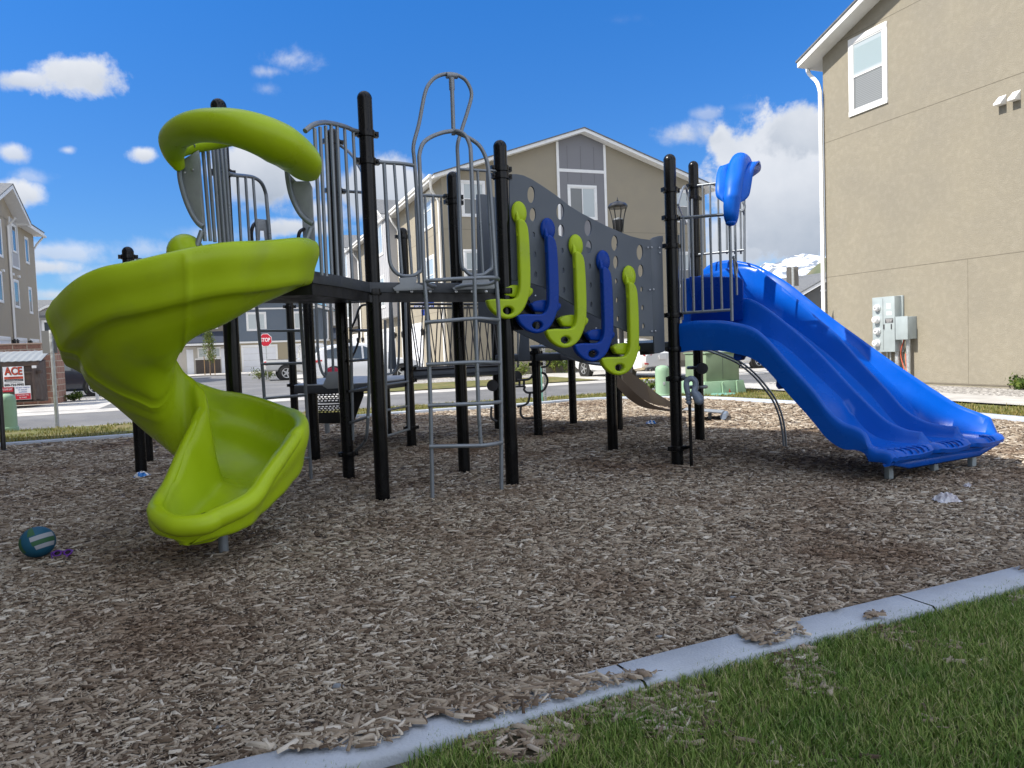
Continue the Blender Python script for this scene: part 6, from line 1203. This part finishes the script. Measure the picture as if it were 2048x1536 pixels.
# block wall behind and beside it
M_BRICK = brick_mat('red_block', (.36, .19, .135), (.29, .15, .11), (.50, .42, .33), .40, .2, .014)
ub = du(118, 800, 28.4)[0]; zw = du(100, 688, 28.4)[1]
T = thing('block_wall', tuple(UV(ub-2, 28.5)), 'red concrete block enclosure wall behind the dumpster', 'wall')
m = MB(); m.obox(UV(ub-5.5, 28.4, -.1), U*5.5, V*.2, Z*(zw+.1)); o = m.build('back_wall', M_BRICK, T); wall_uv(o, UV(ub, 28.4), U)
m = MB(); m.obox(UV(ub-.2, 28.603, -.1), U*.2, V*1.0, Z*(zw+.1)); o = m.build('side_wall', M_BRICK, T); wall_uv(o, UV(ub, 28.4), V)
m = MB(); m.obox(UV(ub-5.5, 28.37, zw), U*5.53, V*.26, Z*.05); m.build('wall_cap', mat('block_cap', (.45, .32, .24), .9, var=.1), T, bevel=.008)
# ---- plants
M_LEAF = island_mat('young_leaf_tones', [(0, (.05, .085, .012)), (.5, (.11, .16, .025)), (1, (.24, .27, .06))], .55, trans=.35); M_LEAFD = island_mat('shrub_leaf_tones', [(0, (.03, .06, .012)), (.5, (.07, .12, .02)), (1, (.17, .22, .04))], .55, trans=.3)
def leaves(par, pts, size, m, name='crown'):
    n = len(pts); a = rng.normal(size=(n, 3)); a /= np.linalg.norm(a, axis=1)[:, None]; b = np.cross(a, rng.normal(size=(n, 3))); b /= np.linalg.norm(b, axis=1)[:, None]; s = size*rng.uniform(.6, 1.4, n)[:, None]; c = np.array(pts)-np.array(par.location)
    Vq = np.stack([c-a*s, c+b*s*.45, c+a*s, c-b*s*.45], 1).reshape(-1, 3); o = fast_mesh(name, Vq, np.arange(4*n), 4, m); o.parent = par; WL[o.name] = WL[par.name]; return o
g = P(418, 700, 55); z0 = 0; T = thing('sapling_tree', (g.x, g.y, 0), 'narrow young street tree tied to wooden stakes before the taupe row house', 'tree')
zt_ = P(416, 662, 55).z; zc = P(418, 722, 55).z; m = MB(); m.tube([Vector((g.x, g.y, -.1)), Vector((g.x+.03, g.y, zc+.4)), Vector((g.x, g.y, zt_-.2))], .04, 8, radii=[.05, .035, .01])
for k in range(14): a = k*2.4; zz = zc+.1+(zt_-zc-.5)*k/14; m.tube([Vector((g.x, g.y, zz)), Vector((g.x+math.cos(a)*.3, g.y+math.sin(a)*.3, zz+.3))], .012, 5)
m.build('trunk', M_BARK, T, smooth=1); pts = []
for k in range(26):
    zz = zc+(zt_-zc)*rng.random()**1.1; f = (zz-zc)/(zt_-zc); rr = .42*(1-f)**.6*(.6+.8*min(f*4, 1))*.9; a = rng.uniform(0, 6.28); cx_, cy_ = g.x+math.cos(a)*rr*rng.random()**.5, g.y+math.sin(a)*rr*rng.random()**.5
    for j in range(52): q = rng.normal(size=3)*(.13, .13, .17); pts.append((cx_+q[0], cy_+q[1], zz+q[2]))
leaves(T, pts, .06, M_LEAF)
for dx in (-.35, .38): MB().tube([Vector((g.x+dx, g.y-.1, -.1)), Vector((g.x+dx, g.y-.1, 1.45))], .03, 6).build('stake', M_STAKE, T)
MB().tube([Vector((g.x-.35, g.y-.1, 1.2)), Vector((g.x, g.y, 1.25)), Vector((g.x+.38, g.y-.1, 1.2))], .012, 5).build('tree_tie', M_CHAR, T)
struct(MB().add([Vector((g.x-1.2, g.y-1.2, .03)), Vector((g.x+1.4, g.y-1.0, .03)), Vector((g.x+1.1, g.y+1.6, .03)), Vector((g.x-1.3, g.y+1.4, .03))], [(0, 1, 2, 3)]).build('tree_bed', M_GRAVEL))
def shrub(px, py, d, w, h, label, m=M_LEAFD, n=420, sz=.05, z=0.02):
    g = P(px, py, d); T = thing('shrub', (g.x, g.y, z), label, 'shrub', 'small shrubs in the gravel beds'); st = MB(); pts = []
    for k in range(9):
        a = k*2.4; rr = w*.5*rng.uniform(.3, 1); tip = Vector((g.x+math.cos(a)*rr, g.y+math.sin(a)*rr, z+h*rng.uniform(.5, 1))); st.tube([Vector((g.x, g.y, z)), Vector((g.x, g.y, z)).lerp(tip, .6)+Z*h*.15, tip], .008, 5)
        for j in range(n//9): q = rng.normal(size=3)*(w*.16, w*.16, h*.16); t = rng.uniform(.45, 1.05); p = Vector((g.x, g.y, z)).lerp(tip, t); pts.append((p.x+q[0], p.y+q[1], max(z+.02, p.z+q[2])))
    st.build('stem', M_BARK, T); leaves(T, pts, sz, m, 'foliage')
shrub(1108, 728, 34.5, .95, .95, 'bright yellow-green bush at the foot of the grey gable wall', M_LEAF, 700, .06); shrub(1134, 732, 34.2, .6, .8, 'darker upright bush just right of the bright yellow-green one', M_LEAFD, 500)
shrub(1045, 742, 33, .7, .5, 'low fresh green bush left of the galvanised sign post', M_LEAF, 420); shrub(982, 742, 33.5, .6, .55, 'small green bush beside black post near the arch climber', M_LEAFD); shrub(940, 744, 33, .9, .6, 'wider green bush at gable foot, behind the arch climber rungs', M_LEAFD)
shrub(150, 804, 25.8, .55, .3, 'small spiky green plant in gravel left of dark SUV wheel', M_LEAFD, 360); shrub(518, 757, 41, .8, .5, 'leafy plant at the corner left of the stop sign post', M_LEAF, 300); shrub(536, 756, 41, .6, .6, 'leafy plant at the corner right of the stop sign post', M_LEAF, 300)
shrub(1262, 787, 18.6, .5, .3, 'low weed beside the green pedestal, behind the toddler slide', M_LEAFD, 240); shrub(1298, 787, 18.9, .5, .35, 'tuft of weeds touching the left side of green pedestal', M_LEAFD, 240); shrub(2052, 786, 15.5, .5, .3, 'green shrub in gravel at the right edge', M_LEAFD, 500)
# ---- small things on the chips
bc = G(72, 1121); R_ = .11; bc = Vector((bc.x, bc.y+.03, float(hgt(bc.x, bc.y))+R_*.93+.012)); T = thing('volleyball', (bc.x, bc.y, bc.z-R_), 'teal green and white volleyball lying on the chips at left', 'ball')
def patch(name, u0, u1, v0, v1, m_, r=R_, n=12, tilt=None):
    rows = []
    for i in range(n+1):
        row = []
        for j in range(n+1):
            a = u0+(u1-u0)*i/n; b = v0+(v1-v0)*j/n; d = Vector((math.cos(b)*math.sin(a), -math.cos(b)*math.cos(a), math.sin(b))); d = tilt @ d; row.append(bc+Vector((d.x*r, d.y*r, d.z*r*.94)))
        rows.append(row)
    return MB().grid(rows).build(name, m_, T, smooth=1.5)
tl = Matrix.Rotation(math.radians(22), 3, 'Y').inverted() @ Matrix.Rotation(math.radians(-8), 3, 'X')
MB().ball(bc, R_, R_, R_*.94, 28, 18).build('ball_skin', M_BALLB, T, smooth=1.5)
for name, a in (('ball_panel', ((.25, 1.75, .0, .30), M_BALLW)), ('ball_panel', ((.25, 1.75, -.30, -.02), M_BALLG)), ('ball_panel', ((.35, 1.7, -.60, -.32), M_BALLW)), ('ball_panel', ((.15, .62, .38, 1.35), M_BALLG)), ('ball_panel', ((-.75, -.35, -.5, .5), M_BALLG))): patch(name, *a[0], a[1], R_*1.006, 12, tl)
gp_ = G(126, 1116); zg = float(hgt(gp_.x, gp_.y))+.02; T = thing('sunglasses', (gp_.x, gp_.y, zg), 'purple child sunglasses with dark lenses lying beside the ball', 'sunglasses')
D_ = Vector((.97, .22, 0)).normalized(); N_ = Vector((-D_.y, D_.x, 0)); up_ = (Z*.55-N_*.83).normalized(); up_ = (Z*.75+N_*.66).normalized()
for sx in (-1, 1):
    c0 = gp_+D_*sx*.033; c0.z = zg+.012; ring = [c0+D_*math.cos(a)*.024+up_*math.sin(a)*.02 for a in np.linspace(0, 2*math.pi, 20, endpoint=False)]
    MB().tube(ring, .0052, 8, closed=True).build('lens_rim', M_PURP, T, smooth=1.2); MB().prism(ring, up_.cross(D_)*.002).build('lens', M_DLENS, T)
    a0 = c0+D_*sx*.028+up_*.012; MB().tube(cr([a0, a0-N_*.03*1-Z*.004+D_*sx*.002, Vector((a0.x, a0.y, zg-.005))-N_*.075+D_*-sx*.02], 4), .0042, 8).build('temple_arm', M_PURP, T, smooth=1.2)
c0 = Vector((gp_.x, gp_.y, zg+.016)); MB().tube([c0-D_*.012+up_*.004, c0+up_*.009, c0+D_*.012+up_*.004], .0045, 8).build('nose_bridge', M_PURP, T, smooth=1.2)
def wrapper(px, py, sx, sy, sz, m_, label, cat, name='litter_wrapper'):
    g = G(px, py); z = float(hgt(g.x, g.y))+.012; rows = []; nx, ny = 12, 9
    for i in range(nx+1):
        rows.append([Vector((g.x+(i/nx-.5)*sx, g.y+(j/ny-.5)*sy, z+sz*math.sin(math.pi*i/nx)**.6*math.sin(math.pi*j/ny)**.6*(.5+rng.random()*.8)*(1 if 0 < i < nx and 0 < j < ny else 0)+.004*rng.normal())) for j in range(ny+1)])
    return tag(MB().grid(rows).build(name, m_, None), label, cat)
wrapper(284, 954, .15, .12, .05, M_WRAPB, 'crumpled blue and white wrapper at the foot of a black post', 'wrapper'); wrapper(1302, 850, .16, .14, .05, M_WRAPB, 'small crumpled blue wrapper on the chips near the low brown slide', 'wrapper'); wrapper(1893, 1004, .17, .15, .06, M_WRAPW, 'crumpled white plastic bag on the chips below the blue slide', 'plastic bag', 'plastic_bag')
wrapper(1936, 978, .06, .05, .02, M_WRAPW, 'scrap of white plastic between the white bag and blue slide', 'litter', 'plastic_scrap')
rb_p = P(666, 748, 10.6); rb_p.z = LZ+.016
rows = []
for i in range(11):
    a = i/10*math.pi; rows.append([rb_p+Vector((math.cos(b)*.10*math.sin(a)**.7*(1+.12*rng.random()), math.sin(b)*.08*math.sin(a)**.7*(1+.12*rng.random()), .085-.085*math.cos(a)+(0 if i in (0,) else .01*rng.random()))) for b in np.linspace(0, 2*math.pi, 14, endpoint=False)])
tag(MB().grid(rows, closed=True).build('red_bag', M_REDF), 'crumpled red bag standing on the low rear platform', 'bag')
def pebble(px, py, s, label=None):
    g = G(px, py); z = float(hgt(g.x, g.y))+s*.3; rows = []
    for i in range(7):
        a = i/6*math.pi; rows.append([Vector((g.x+math.cos(b)*s*math.sin(a)*(1+.15*math.sin(3*b+px)), g.y+math.sin(b)*s*.7*math.sin(a)*(1+.12*math.cos(2*b+px)), z-math.cos(a)*s*.42)) for b in np.linspace(0, 2*math.pi, 10, endpoint=False)])
    o = MB().grid(rows, closed=True).build('pebble', M_STONEG, smooth=.9); return tag(o, label or 'blue-grey pebble lying among the wood chips', 'pebble', 'pebbles among the chips')
for px, py, s in ((675, 1377, .026), (1320, 1280, .018), (1465, 1200, .02), (440, 1458, .018), (1058, 1070, .014), (960, 1218, .016)): pebble(px, py, s)
